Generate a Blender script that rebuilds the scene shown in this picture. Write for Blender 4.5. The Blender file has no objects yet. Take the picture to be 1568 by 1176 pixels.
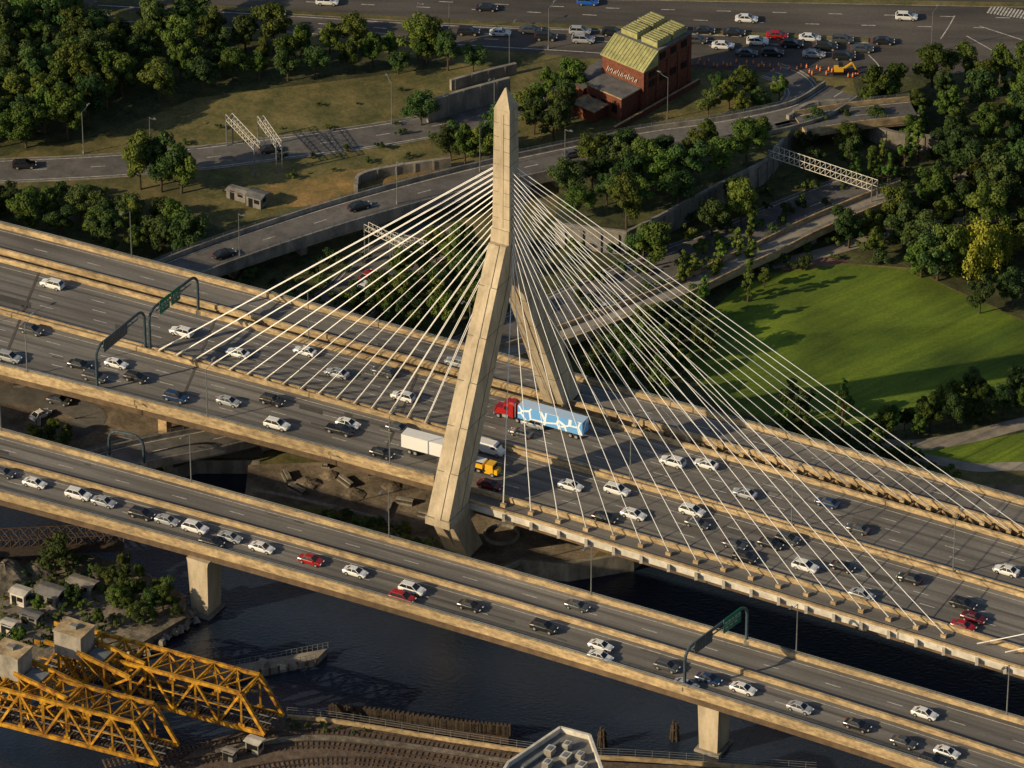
import bpy, bmesh, math, random
import numpy as np
from mathutils import Vector, Matrix
random.seed(7)
rad=math.radians
# ------------------------------------------------------------------ camera
PITCH=rad(32); DIST=1110.0; DZ=15.0
C=Vector((0,-DIST*math.cos(PITCH),DZ+DIST*math.sin(PITCH)))
FW=Vector((0,math.cos(PITCH),-math.sin(PITCH))); UP=Vector((0,math.sin(PITCH),math.cos(PITCH))); RT=Vector((1,0,0))
FL=784/math.tan(rad(5))
def P(px,py,z=3.0):
    """survey helper: map-sheet reading -> world point on level z"""
    d=FW*FL+RT*(px-784)-UP*(py-588)
    return C+d*((z-C.z)/d.z)
cd=bpy.data.cameras.new("Camera"); cam=bpy.data.objects.new("Camera",cd); bpy.context.scene.collection.objects.link(cam)
cam.location=C; cam.rotation_euler=(math.pi/2-PITCH,0,0); cd.angle=rad(10); cd.clip_start=1; cd.clip_end=20000
sc=bpy.context.scene; sc.camera=cam
sc.view_settings.view_transform='Standard'; sc.view_settings.look='None'; sc.view_settings.exposure=0
# ------------------------------------------------------------------ light
EL=rad(22); sd=Vector((-.91,-.41,0)).normalized(); tosun=Vector((sd.x*math.cos(EL),sd.y*math.cos(EL),math.sin(EL)))
w=bpy.data.worlds.new("World"); sc.world=w; w.use_nodes=True
nt=w.node_tree; bg=nt.nodes['Background']; sky=nt.nodes.new('ShaderNodeTexSky'); sky.sky_type='NISHITA'; sky.sun_disc=False
sky.sun_elevation=EL; sky.sun_rotation=math.atan2(sd.x,sd.y)%(2*math.pi)
nt.links.new(sky.outputs[0],bg.inputs[0]); bg.inputs[1].default_value=0.09
sl=bpy.data.lights.new("sun",'SUN'); sl.energy=5.0; sl.angle=rad(.5); sl.color=(1,.80,.51)
so=bpy.data.objects.new("sun",sl); sc.collection.objects.link(so); so.rotation_euler=tosun.to_track_quat('Z','Y').to_euler()
TH=rad(28.7); D=Vector((math.cos(TH),-math.sin(TH),0)); N=Vector((math.sin(TH),math.cos(TH),0)); Z=Vector((0,0,1))
# ------------------------------------------------------------------ materials
def M(name,c1,c2=None,scale=.5,rough=.85,bump=0,metal=0,stretch=None,big=.25,bigscale=.03,spec=.3,rot=TH,fine=0):
    m=bpy.data.materials.new(name); m.use_nodes=True; t=m.node_tree; b=t.nodes['Principled BSDF']; L=t.links.new
    b.inputs['Roughness'].default_value=rough; b.inputs['Metallic'].default_value=metal; b.inputs['Specular IOR Level'].default_value=spec
    if c2 is None: c2=tuple(x*.75 for x in c1)
    g=t.nodes.new('ShaderNodeNewGeometry'); mp=t.nodes.new('ShaderNodeMapping'); mp.inputs['Rotation'].default_value=(0,0,rot)
    mp2=t.nodes.new('ShaderNodeMapping'); mp2.inputs['Scale'].default_value=stretch or (1,1,1)
    L(g.outputs['Position'],mp.inputs[0]); L(mp.outputs[0],mp2.inputs[0])
    n=t.nodes.new('ShaderNodeTexNoise'); n.inputs['Scale'].default_value=scale; n.inputs['Detail'].default_value=4; n.inputs['Roughness'].default_value=.68
    L(mp2.outputs[0],n.inputs['Vector'])
    r=t.nodes.new('ShaderNodeValToRGB'); r.color_ramp.elements[0].position=.35; r.color_ramp.elements[1].position=.65
    r.color_ramp.elements[0].color=(*c2,1); r.color_ramp.elements[1].color=(*c1,1); L(n.outputs[0],r.inputs[0])
    n2=t.nodes.new('ShaderNodeTexNoise'); n2.inputs['Scale'].default_value=bigscale; n2.inputs['Detail'].default_value=3; L(g.outputs['Position'],n2.inputs['Vector'])
    mr=t.nodes.new('ShaderNodeMapRange'); mr.inputs[1].default_value=.3; mr.inputs[2].default_value=.7; mr.inputs[3].default_value=1-big; mr.inputs[4].default_value=1+big; L(n2.outputs[0],mr.inputs[0])
    mx=t.nodes.new('ShaderNodeVectorMath'); mx.operation='SCALE'; L(r.outputs[0],mx.inputs[0]); L(mr.outputs[0],mx.inputs['Scale']); out=mx
    if fine:
        n3=t.nodes.new('ShaderNodeTexNoise'); n3.inputs['Scale'].default_value=1.6; n3.inputs['Detail'].default_value=2; L(g.outputs['Position'],n3.inputs['Vector'])
        m3=t.nodes.new('ShaderNodeMapRange'); m3.inputs[1].default_value=.3; m3.inputs[2].default_value=.7; m3.inputs[3].default_value=1-fine; m3.inputs[4].default_value=1+fine; L(n3.outputs[0],m3.inputs[0])
        out=t.nodes.new('ShaderNodeVectorMath'); out.operation='SCALE'; L(mx.outputs[0],out.inputs[0]); L(m3.outputs[0],out.inputs['Scale'])
    L(out.outputs[0],b.inputs['Base Color'])
    if bump:
        bp=t.nodes.new('ShaderNodeBump'); bp.inputs['Strength'].default_value=bump; bp.inputs['Distance'].default_value=.3; L(n.outputs[0],bp.inputs['Height']); L(bp.outputs[0],b.inputs['Normal'])
    return m
m_deck=M("deck_asphalt",(.205,.19,.168),(.115,.107,.097),.35,.9,stretch=(.045,1.7,1),big=.24,bigscale=.05,fine=.08)
m_road=M("road_asphalt",(.14,.13,.12),(.085,.08,.075),.3,.9,big=.25,fine=.1)
m_roadt=M("highway_asphalt",(.105,.093,.08),(.055,.05,.046),.2,.9,stretch=(.1,1,1),big=.25,rot=rad(3),fine=.1)
m_patch=M("asphalt_patch",(.10,.092,.08),(.07,.065,.06),.5,.9)
m_conc=M("concrete_tan",(.50,.37,.20),(.23,.165,.095),.8,.85,stretch=(.6,.6,1.5),big=.25,fine=.12)
m_concg=M("concrete_grey",(.30,.27,.225),(.14,.13,.11),.4,.9,stretch=(1,1,.4),big=.25,fine=.1)
m_tower=M("tower_concrete",(.53,.44,.31),(.35,.285,.19),.5,.8,stretch=(1,1,.2),big=.15,fine=.05)
m_towerd=M("tower_joint",(.20,.165,.12),None,.5)
m_white=M("white_steel",(.62,.58,.50),(.42,.39,.33),.7,.6,big=.15)
m_cable=M("cable_white",(.88,.87,.84),(.80,.79,.76),.5,.4,big=.03)
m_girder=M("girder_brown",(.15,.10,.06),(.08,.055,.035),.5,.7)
m_line=M("road_paint",(.60,.58,.52),(.28,.26,.23),1.2,.8,big=.1)
m_water=M("water",(.016,.026,.046),(.011,.019,.036),.05,.24,spec=.5)
t=m_water.node_tree; b=t.nodes['Principled BSDF']; g=t.nodes.new('ShaderNodeNewGeometry'); n=t.nodes.new('ShaderNodeTexNoise'); n.inputs['Scale'].default_value=.9; n.inputs['Detail'].default_value=4
mp=t.nodes.new('ShaderNodeMapping'); mp.inputs['Scale'].default_value=(1,1.7,1); mp.inputs['Rotation'].default_value=(0,0,.5)
bp=t.nodes.new('ShaderNodeBump'); bp.inputs['Strength'].default_value=.4; bp.inputs['Distance'].default_value=.3
t.links.new(g.outputs['Position'],mp.inputs[0]); t.links.new(mp.outputs[0],n.inputs['Vector']); t.links.new(n.outputs[0],bp.inputs['Height']); t.links.new(bp.outputs[0],b.inputs['Normal'])
m_grass=M("rough_grass",(.165,.135,.05),(.06,.065,.02),.16,.95,bump=.6,big=.35,bigscale=.025,fine=.2)
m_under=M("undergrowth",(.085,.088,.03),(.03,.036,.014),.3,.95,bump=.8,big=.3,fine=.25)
m_lawn=M("lawn",(.135,.19,.014),(.06,.105,.011),.16,.95,stretch=(.16,1.5,1),big=.38,bigscale=.045,rot=rad(-38),bump=.3,fine=.16)
m_dirt=M("dirt",(.22,.175,.125),(.09,.072,.052),.2,.95,bump=.8,big=.35,bigscale=.06,fine=.2)
m_gravel=M("gravel",(.24,.20,.15),(.09,.08,.06),.4,.95,bump=1,big=.35,fine=.2)
m_ballast=M("ballast",(.15,.11,.08),(.07,.052,.04),.8,.95,bump=.6,big=.3)
m_path=M("path_concrete",(.30,.265,.21),(.20,.175,.14),.4,.9)
m_brick=M("brick",(.20,.065,.035),(.11,.038,.024),1.5,.9,big=.2)
m_roofg=M("roof_metal_green",(.36,.35,.15),(.22,.22,.09),.8,.6)
m_roofd=M("roof_grey",(.16,.155,.15),(.09,.09,.09),.5,.8)
m_dark=M("dark_opening",(.012,.012,.014),None,1,.4)
m_steel=M("lamp_steel",(.22,.23,.23),(.15,.16,.16),1,.45,metal=.3)
m_teal=M("gantry_steel",(.05,.075,.09),(.03,.05,.06),1,.45)
m_green=M("sign_green",(.01,.16,.09),(.01,.13,.07),1,.5)
m_yell=M("truss_yellow",(.55,.28,.016),(.15,.062,.012),.6,.65,big=.35,bigscale=.12)
m_rust=M("rusty_steel",(.09,.055,.035),(.045,.03,.02),.8,.8)
m_wood=M("timber",(.075,.055,.038),(.035,.026,.02),1.2,.9)
m_orange=M("safety_orange",(.8,.16,.02),None,1,.6)
m_bark=M("bark",(.09,.065,.045),(.05,.035,.025),2,.95)
def paint(name,c,rough=.25):
    m=bpy.data.materials.new(name); m.use_nodes=True; t=m.node_tree; b=t.nodes['Principled BSDF']
    n=t.nodes.new('ShaderNodeTexNoise'); n.inputs['Scale'].default_value=3; mr=t.nodes.new('ShaderNodeMixRGB')
    mr.inputs[1].default_value=(*[x*.85 for x in c],1); mr.inputs[2].default_value=(*c,1); t.links.new(n.outputs[0],mr.inputs[0]); t.links.new(mr.outputs[0],b.inputs['Base Color'])
    b.inputs['Roughness'].default_value=rough; return m
PA={'w':paint("paint_white",(.76,.76,.74)),'s':paint("paint_silver",(.36,.38,.40),.3),'d':paint("paint_black",(.02,.021,.024)),'g':paint("paint_graphite",(.07,.075,.08)),
 'b':paint("paint_blue",(.02,.045,.11)),'r':paint("paint_red",(.38,.015,.015)),'m':paint("paint_maroon",(.12,.01,.015)),'y':paint("paint_yellow",(.75,.42,.02)),'u':paint("paint_bright_blue",(.02,.12,.5))}
m_glass=paint("car_glass",(.015,.018,.022),.08); m_tyre=paint("tyre",(.015,.015,.015),.8); m_rim=paint("rim",(.3,.3,.3),.3)
m_red=paint("tail_light",(.45,.01,.01)); m_head=paint("head_light",(.8,.8,.75)); m_skin=paint("skin",(.45,.28,.2),.6)
def foliage(name,a,bc):
    m=bpy.data.materials.new(name); m.use_nodes=True; t=m.node_tree; b=t.nodes['Principled BSDF']; L=t.links.new
    g=t.nodes.new('ShaderNodeNewGeometry'); n=t.nodes.new('ShaderNodeTexNoise'); n.inputs['Scale'].default_value=.6; n.inputs['Detail'].default_value=2
    L(g.outputs['Position'],n.inputs['Vector']); r=t.nodes.new('ShaderNodeMixRGB'); r.inputs[1].default_value=(*a,1); r.inputs[2].default_value=(*bc,1)
    mr=t.nodes.new('ShaderNodeMapRange'); mr.inputs[1].default_value=.35; mr.inputs[2].default_value=.65; L(n.outputs[0],mr.inputs[0]); L(mr.outputs[0],r.inputs[0])
    oi=t.nodes.new('ShaderNodeObjectInfo'); hs=t.nodes.new('ShaderNodeHueSaturation'); m1=t.nodes.new('ShaderNodeMapRange'); m1.inputs[3].default_value=.47; m1.inputs[4].default_value=.525
    m2=t.nodes.new('ShaderNodeMath'); m2.operation='MULTIPLY'; m2.inputs[1].default_value=7.31; m3=t.nodes.new('ShaderNodeMath'); m3.operation='FRACT'; m4=t.nodes.new('ShaderNodeMapRange'); m4.inputs[3].default_value=.65; m4.inputs[4].default_value=1.4
    L(oi.outputs['Random'],m1.inputs[0]); L(oi.outputs['Random'],m2.inputs[0]); L(m2.outputs[0],m3.inputs[0]); L(m3.outputs[0],m4.inputs[0])
    L(m1.outputs[0],hs.inputs['Hue']); L(m4.outputs[0],hs.inputs['Value']); L(r.outputs[0],hs.inputs['Color']); L(hs.outputs[0],b.inputs['Base Color'])
    b.inputs['Roughness'].default_value=.75; b.inputs['Specular IOR Level'].default_value=.15
    tr=t.nodes.new('ShaderNodeBsdfTranslucent'); L(hs.outputs[0],tr.inputs[0]); ms=t.nodes.new('ShaderNodeMixShader'); ms.inputs[0].default_value=.22
    L(b.outputs[0],ms.inputs[1]); L(tr.outputs[0],ms.inputs[2]); L(ms.outputs[0],t.nodes['Material Output'].inputs[0]); return m
f_a=foliage("foliage_green",(.048,.082,.014),(.115,.155,.028)); f_b=foliage("foliage_dark",(.032,.062,.018),(.072,.11,.028))
f_p=foliage("foliage_poplar",(.055,.10,.015),(.12,.18,.03)); f_w=foliage("foliage_willow",(.24,.27,.03),(.40,.40,.06))
# ------------------------------------------------------------------ mesh builder
class MB:
    def __init__(s): s.v=[];s.f=[];s.k=[];s.ms=[]
    def mi(s,m):
        if m not in s.ms: s.ms.append(m)
        return s.ms.index(m)
    def poly(s,pts,m):
        i=len(s.v); s.v+= [tuple(p) for p in pts]; s.f.append(tuple(range(i,i+len(pts)))); s.k.append(s.mi(m))
    def hexa(s,a,b,m,mtop=None):
        i=len(s.v); s.v+=[tuple(p) for p in a]+[tuple(p) for p in b]; n=len(a); k=s.mi(m)
        s.f.append(tuple(range(i+n-1,i-1,-1))); s.k.append(k); s.f.append(tuple(range(i+n,i+2*n))); s.k.append(s.mi(mtop) if mtop else k)
        for j in range(n):
            q=(j+1)%n; s.f.append((i+j,i+q,i+n+q,i+n+j)); s.k.append(k)
    def box(s,c,dx,dy,dz,m,ax=Vector((1,0,0)),mtop=None,tx=1,ty=1):
        c=Vector(c); ax=Vector(ax).normalized(); ay=Z.cross(ax)
        a=[c+ax*(i*dx/2)+ay*(j*dy/2)-Z*dz/2 for i,j in((-1,-1),(1,-1),(1,1),(-1,1))]
        b=[c+ax*(i*dx*tx/2)+ay*(j*dy*ty/2)+Z*dz/2 for i,j in((-1,-1),(1,-1),(1,1),(-1,1))]
        s.hexa(a,b,m,mtop)
    def tube(s,p,q,r,m,n=6,r2=None):
        p=Vector(p);q=Vector(q);r2=r if r2 is None else r2; d=(q-p).normalized(); u=d.cross(Z)
        if u.length<.01:u=Vector((1,0,0))
        u.normalize(); v=d.cross(u)
        s.hexa([p+(u*math.cos(2*math.pi*i/n)+v*math.sin(2*math.pi*i/n))*r for i in range(n)],[q+(u*math.cos(2*math.pi*i/n)+v*math.sin(2*math.pi*i/n))*r2 for i in range(n)],m)
    def beam(s,p,q,wd,h,m):
        p=Vector(p);q=Vector(q); d=(q-p).normalized(); u=d.cross(Z)
        if u.length<.01:u=Vector((1,0,0))
        u.normalize(); v=d.cross(u)
        s.hexa([p+u*(a*wd/2)+v*(c*h/2) for a,c in((-1,-1),(1,-1),(1,1),(-1,1))],[q+u*(a*wd/2)+v*(c*h/2) for a,c in((-1,-1),(1,-1),(1,1),(-1,1))],m)
    def slab(s,A,B,zt,zb,m,mtop=None):
        mtop=mtop or m; n=len(A)
        f=lambda p,z:(p[0],p[1],p[2]+z)
        for i in range(n-1):
            a,b,c,d=A[i],A[i+1],B[i+1],B[i]
            s.poly([f(a,zt),f(b,zt),f(c,zt),f(d,zt)],mtop); s.poly([f(d,zb),f(c,zb),f(b,zb),f(a,zb)],m)
            s.poly([f(a,zb),f(b,zb),f(b,zt),f(a,zt)],m); s.poly([f(d,zt),f(c,zt),f(c,zb),f(d,zb)],m)
        for i in(0,n-1): s.poly([f(A[i],zb),f(A[i],zt),f(B[i],zt),f(B[i],zb)],m)
    def land(s,pts,z0,mtop,mside):
        s.poly(pts,mtop); n=len(pts)
        for i in range(n):
            a=pts[i];b=pts[(i+1)%n]; s.poly([(a[0],a[1],z0),(b[0],b[1],z0),b,a],mside)
    def obj(s,name,parent=None,smooth=False):
        me=bpy.data.meshes.new(name); me.from_pydata(s.v,[],s.f)
        for m in s.ms: me.materials.append(m)
        me.polygons.foreach_set('material_index',s.k)
        if smooth: me.polygons.foreach_set('use_smooth',[True]*len(s.f))
        me.update(); o=bpy.data.objects.new(name,me); sc.collection.objects.link(o)
        if parent:o.parent=parent
        return o
def empty(name):
    o=bpy.data.objects.new(name,None); sc.collection.objects.link(o); return o
def smooth(pts,k=8):
    if len(pts)<3: return pts
    out=[]; q=[pts[0]*2-pts[1]]+pts+[pts[-1]*2-pts[-2]]
    for i in range(1,len(q)-2):
        for j in range(k):
            t=j/k; a,b,c,d=q[i-1],q[i],q[i+1],q[i+2]
            out.append(.5*((2*b)+(c-a)*t+(2*a-5*b+4*c-d)*t*t+(3*b-a-3*c+d)*t**3))
    out.append(pts[-1]); return out
def off(pts,o):
    r=[]
    for i,p in enumerate(pts):
        t=(pts[min(i+1,len(pts)-1)]-pts[max(i-1,0)]); t.z=0; t.normalize(); r.append(p+Vector((-t.y,t.x,0))*o)
    return r
def lerpl(A,B,f): return [a.lerp(b,f) for a,b in zip(A,B)]
import bisect
def resamp(pts):
    s=[0]
    for a,b in zip(pts,pts[1:]): s.append(s[-1]+(b-a).length)
    def at(u,A,z=0):
        i=min(max(bisect.bisect(s,u)-1,0),len(s)-2); t=(u-s[i])/(s[i+1]-s[i]); return A[i].lerp(A[i+1],t)+Z*z
    return s,at
def dashes(mb,pts,wd,on,gap,m,z=.02):
    L,R=off(pts,wd/2),off(pts,-wd/2); s,at=resamp(pts); u=0
    while u+on<s[-1]:
        mb.poly([at(u,R,z),at(u+on,R,z),at(u+on,L,z),at(u,L,z)],m); u+=on+gap
def solid(mb,pts,wd,m,z=.02):
    L,R=off(pts,wd/2),off(pts,-wd/2)
    for i in range(len(pts)-1): mb.poly([R[i]+Z*z,R[i+1]+Z*z,L[i+1]+Z*z,L[i]+Z*z],m)
def wall(mb,pts,wd,z0,z1,m,mtop=None): mb.slab(off(pts,-wd/2),off(pts,wd/2),z1,z0,m,mtop)
def roadpx(px,z,**k): return smooth([P(x,y,z) for x,y in px],k.get('k',8))
def fence(name,pts,h=1.8,r=.04,step=3,parent=None,m=None,z=0,mb=None):
    own=mb is None; mb=mb or MB(); s,at=resamp(pts); u=0; m=m or m_steel
    while u<s[-1]: q=at(u,pts,z); mb.tube(q,q+Z*h,r,m,4); u+=step
    for f in (.35,.7,1): 
        for a,b in zip(pts,pts[1:]): mb.tube(a+Z*(z+h*f),b+Z*(z+h*f),r*.7,m,4)
    if own: return mb.obj(name,parent)
# ------------------------------------------------------------------ ground and water
mb=MB(); mb.poly([(-7000,-7000,0),(7000,-7000,0),(7000,7000,0),(-7000,7000,0)],m_water); mb.obj("water")
mb=MB()
sh=[(-900,520),(-300,640),(0,665),(70,692),(150,735),(250,722),(300,705),(400,705),(400,745),(370,765),(420,800),(520,850),(600,862),(680,885),(790,878),(800,860),(870,868),(970,852),(1020,820),(1150,790),(1380,770),(1440,765),(1490,742),(1568,742),(2300,900)]
pts=[P(x,y,3) for x,y in sh]+[Vector((6500,-400,3)),Vector((6500,6900,3)),Vector((-6500,6900,3)),Vector((-6500,300,3))]
mb.land(pts,-1,m_grass,m_concg); mb.obj("ground")
mb=MB(); pts=[P(x,y,2.5) for x,y in [(-1500,700),(-300,830),(0,848),(90,842),(190,862),(285,912),(285,945),(215,985),(120,1000),(60,1010),(-200,1040),(-1500,900)]]
mb.land(pts,-1,m_gravel,m_dirt); mb.obj("river_bank")
mb=MB(); pts=[P(x,y,2.5) for x,y in [(235,1190),(330,1130),(430,1102),(480,1100),(560,1116),(700,1138),(800,1155),(900,1165),(1150,1178),(1500,1215),(2400,1400),(2400,1900),(-900,1900),(-900,1300),(-100,1230)]]
mb.land(pts,-1,m_ballast,m_concg); mb.obj("rail_embankment_ground")
def zone(name,px,z,m):
    mb=MB(); mb.poly([P(x,y,z) for x,y in px],m); return mb.obj(name)
zone("park_lawn",[(1085,480),(1130,440),(1190,418),(1290,405),(1400,413),(1450,440),(1568,492),(1800,560),(1800,640),(1568,592),(1440,612),(1350,660),(1200,650),(1100,620),(1040,560)],3.02,m_lawn)
zone("lawn_strip",[(1400,690),(1500,675),(1568,662),(1800,650),(1800,720),(1568,712),(1450,718)],3.02,m_lawn)
zone("construction_dirt",[(380,712),(700,700),(960,800),(900,862),(800,858),(700,872),(640,850),(600,800),(480,775),(375,762)],3.02,m_dirt)
zone("dirt_yard",[(-200,500),(300,580),(430,640),(400,700),(300,702),(150,730),(0,660),(-200,650)],3.02,m_dirt)
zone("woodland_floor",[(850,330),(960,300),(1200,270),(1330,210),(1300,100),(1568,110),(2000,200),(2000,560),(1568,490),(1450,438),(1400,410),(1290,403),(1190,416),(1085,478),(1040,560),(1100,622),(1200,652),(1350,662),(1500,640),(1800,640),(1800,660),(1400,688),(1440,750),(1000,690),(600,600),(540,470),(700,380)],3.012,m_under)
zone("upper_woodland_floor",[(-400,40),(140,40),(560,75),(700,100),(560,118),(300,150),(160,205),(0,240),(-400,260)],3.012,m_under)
zone("lower_woodland_floor_and_shade",[(-400,280),(0,290),(120,290),(290,330),(420,380),(560,400),(560,470),(300,440),(0,350),(-400,260)],3.012,m_under)  # woodland floor; its right end paints the shade under the viaduct as dark ground
# ------------------------------------------------------------------ top highway
mb=MB(); mb.poly([P(x,y,3.03) for x,y in [(-200,-20),(150,8),(380,42),(560,60),(700,73),(900,88),(1060,104),(1200,112),(1330,122),(1420,112),(1568,112),(2100,135),(2100,-70),(-200,-130)]],m_roadt); mb.obj("highway_road")
mk=MB()
def linepx(px,z=3.04): return roadpx(px,z)
for c in [[(150,22),(400,38),(700,58),(1000,66),(1330,84)],[(150,15),(400,30),(700,50),(1000,58),(1330,76)],[(420,-10),(800,8),(1150,18),(1568,28)],[(300,-5),(800,18),(1150,34),(1568,44)]]:
    dashes(mk,linepx(c),.25,3,9,m_line)
for c in [[(150,30),(400,46),(700,68),(900,80),(1050,93)],[(150,8),(400,22),(700,40),(1000,50),(1330,66)],[(1330,84),(1345,100),(1350,118)],[(1440,60),(1452,42),(1462,24)],[(1480,55),(1560,100)],[(1500,40),(1568,62)]]:
    solid(mk,linepx(c),.25,m_line)
for i in range(14): 
    a=P(1520+i*5,8+i*.8,3.05); b=P(1512+i*5,20+i*.8,3.05); mk.beam(a,b,.4,.01,m_line)
mk.obj("highway_road_markings")
mb=MB()
for c,wd in [([(150,2),(400,16),(700,34),(1000,46),(1330,62)],1.8),([(520,-8),(900,-4),(1568,8)],2.0)]:
    p=roadpx(c,3.03); wall(mb,p,wd,0,.15,m_concg,m_grass)
mb.obj("median_verge")
def road(name,px,z,wd,m=m_road,lines=True,par=0,thick=0,pm=m_conc,dash=True,piers=None):
    p=roadpx(px,z); mb=MB(); A,B=off(p,-wd/2),off(p,wd/2)
    if thick: mb.slab(A,B,0,-thick,pm,m)
    else:
        for i in range(len(p)-1): mb.poly([A[i],A[i+1],B[i+1],B[i]],m)
        if wd>6:
            wall(mb,off(p,wd/2+.15),.3,-.1,.13,m_concg); wall(mb,off(p,-wd/2-.15),.3,-.1,.13,m_concg)
    if lines:
        solid(mb,off(p,wd/2-.7),.2,m_line); solid(mb,off(p,-wd/2+.7),.2,m_line)
        if dash: dashes(mb,p,.2,3,9,m_line)
    if par:
        wall(mb,off(p,wd/2),.4,-thick*.6,par,pm); wall(mb,off(p,-wd/2),.4,-thick*.6,par,pm)
        fence("",off(p,wd/2),.7,.05,2.5,z=par,mb=mb); fence("",off(p,-wd/2),.7,.05,2.5,z=par,mb=mb)
    if piers:
        for i in range(6,len(p)-4,piers): mb.box(p[i]-Z*(thick+ (z-3-thick)/2),1.6,wd*.5,z-3-thick,m_concg,ax=(p[i+1]-p[i]))
    return mb.obj(name)
road("frontage_road",[(-400,282),(-100,268),(0,262),(150,255),(300,243),(420,228),(560,210),(690,188),(770,170),(860,140)],3.05,9.5)
road("ramp_road",[(1180,108),(1215,122),(1228,148),(1195,178),(1150,190)],3.06,7)
ramp=[(1290,140),(1245,168),(1195,184),(1100,202),(1000,216),(880,240),(760,266),(640,296),(520,330),(420,362),(330,393),(250,424),(120,478)]
road("ramp_viaduct",ramp,8,9,par=.95,thick=1.8,piers=9,pm=m_concg)
road("lower_highway",[(1330,285),(1290,297),(1200,333),(1110,372),(1000,412),(900,455),(800,500),(700,545),(560,600)],3.06,11,m=m_road)
road("curved_ramp_bridge",[(1390,290),(1330,312),(1240,350),(1180,380),(1110,412),(1040,446),(960,478),(860,515),(760,545),(640,560)],6,5,par=.9,thick=1,piers=10,m=m_path,lines=False)
road("underpass_road",[(690,350),(640,378),(590,410),(550,450),(480,500),(380,560)],3.06,14,m=m_road)
road("riverside_ramp",[(60,745),(150,712),(230,692),(330,672),(430,650),(560,640)],7,8,par=.8,thick=1.2,pm=m_concg,piers=12)
road("yard_road",[(-60,600),(60,610),(140,640),(60,680)],3.06,6,lines=False)
for nm,c,wd in [("park_path",[(1800,600),(1568,648),(1490,668),(1400,682),(1330,678)],4),("promenade_path",[(1380,692),(1440,706),(1500,716),(1568,714),(1800,720)],3),("plaza_path",[(1180,405),(1230,395),(1320,370),(1390,350),(1568,330),(1800,310)],3.5),("woodland_path",[(1370,320),(1420,285),(1500,262),(1568,240)],2.5)]:
    road(nm,c,3.05,wd,m=m_path,lines=False)
m_dry=M("dry_grass",(.28,.17,.06),(.10,.09,.03),.15,.95,big=.3,fine=.2)
zone("verge_bare_ground",[(400,285),(480,268),(560,258),(640,255),(690,262),(620,282),(560,295),(480,315),(410,320),(385,300)],3.02,m_dry)
zone("plaza_paving",[(1190,400),(1240,392),(1300,398),(1290,404),(1200,414)],3.03,M("plaza_red",(.22,.12,.08),(.15,.085,.06),.6,.9))
mb=MB(); pts=[P(x,y,8) for x,y in [(850,345),(960,358),(1010,333),(1090,290),(1170,250),(1200,215),(1225,180),(1110,208),(1000,224),(860,254)]]
mb.land(pts,2.5,m_under,m_concg)
for i in range(5):
    a,b=pts[i],pts[i+1]; mb.beam(a+Z*.3,b+Z*.3,.6,.7,m_concg)
    L=(b-a).length; k=int(L/3)
    for j in range(k): 
        q=a.lerp(b,(j+.5)/k); mb.box(q-Z*2.6,.5,.7,4.4,m_concg,ax=(b-a))
mb.obj("retaining_wall")
mb=MB()
for c,z0,z1 in [([(655,188),(700,172),(780,150)],0,5),([(690,138),(740,124),(790,112)],0,2.5),([(1205,215),(1240,195),(1300,190)],0,6),([(1310,200),(1360,225),(1440,235)],0,4),([(545,298),(552,280),(600,268),(690,255)],0,2.2)]:
    p=roadpx(c,3); wall(mb,p,.8,z0,z1,m_concg)
    s,at=resamp(p); u=1
    while u<s[-1]: q=at(u,p); mb.box(q+Z*z1/2,.35,1.1,z1-.2,m_concg,ax=at(min(u+.5,s[-1]),p)-at(u-.5,p)); u+=4
mb.obj("concrete_wall")
road("overpass_bridge",[(1225,190),(1300,178),(1400,168)],8.2,8,par=1,thick=1.2,pm=m_conc,piers=5)
# ------------------------------------------------------------------ main bridge lines
class Line:
    def __init__(s,pts,deg=2,lo=-60,hi=1640):
        s.c=np.polyfit([p[0] for p in pts],[p[1] for p in pts],deg); s.lo=lo;s.hi=hi; s.d=np.polyder(s.c)
    def y(s,x):
        c=min(max(x,s.lo),s.hi); return float(np.polyval(s.c,c)+np.polyval(s.d,c)*(x-c))
    def p(s,x,z=15.0): return P(x,s.y(x),z)
    def pts(s,a,b,z=15.0,st=25):
        n=max(2,int((b-a)/st)+1); return [s.p(a+(b-a)*i/(n-1),z) for i in range(n)]
FE=Line([(0,348),(200,400),(400,453),(600,506),(760,550),(900,586),(1000,613),(1200,668),(1400,726),(1568,773)])
F2=Line([(0,386),(240,450),(500,519),(680,566),(940,638),(1220,713),(1568,813)])
N1=Line([(0,401),(240,463),(500,533),(700,587),(940,657),(1220,733),(1568,834)])
MD=Line([(0,478),(240,543),(500,613),(680,660),(970,742),(1220,813),(1568,912)])
S2=Line([(0,566),(330,648),(660,733),(870,795),(1240,901),(1568,998)])
E=Line([(600,733),(720,767),(870,815),(1240,926),(1568,1025)],1)
bridge=empty("cable_stayed_bridge")
X0,X1=-500,2900
mb=MB()
mb.slab(FE.pts(X0,X1),F2.pts(X0,X1),0,-1.4,m_conc,m_deck)
mb.slab(N1.pts(X0,700),S2.pts(X0,700),0,-1.2,m_conc,m_deck)
mb.slab(N1.pts(700,X1),E.pts(700,X1),0,-1.6,m_white,m_deck)
for l,o,a,b in [(FE,-1.5,X0,X1),(F2,1.5,X0,X1),(N1,-1.5,X0,X1),(S2,1.2,X0,690),(MD,0,X0,X1),(E,1.5,720,X1)]:
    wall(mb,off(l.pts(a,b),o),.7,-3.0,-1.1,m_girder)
mb.obj("deck",bridge)
mb=MB()
for l,a,b,h in [(FE,X0,X1,1.05),(F2,X0,X1,1.0),(N1,X0,X1,1.0),(S2,X0,665,1.05),(S2,722,X1,1.0)]:
    wall(mb,l.pts(a,b),.5,-.35 if b<700 or l is FE else 0,h,m_conc)
wall(mb,E.pts(712,X1),.5,0,.45,m_conc)
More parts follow.
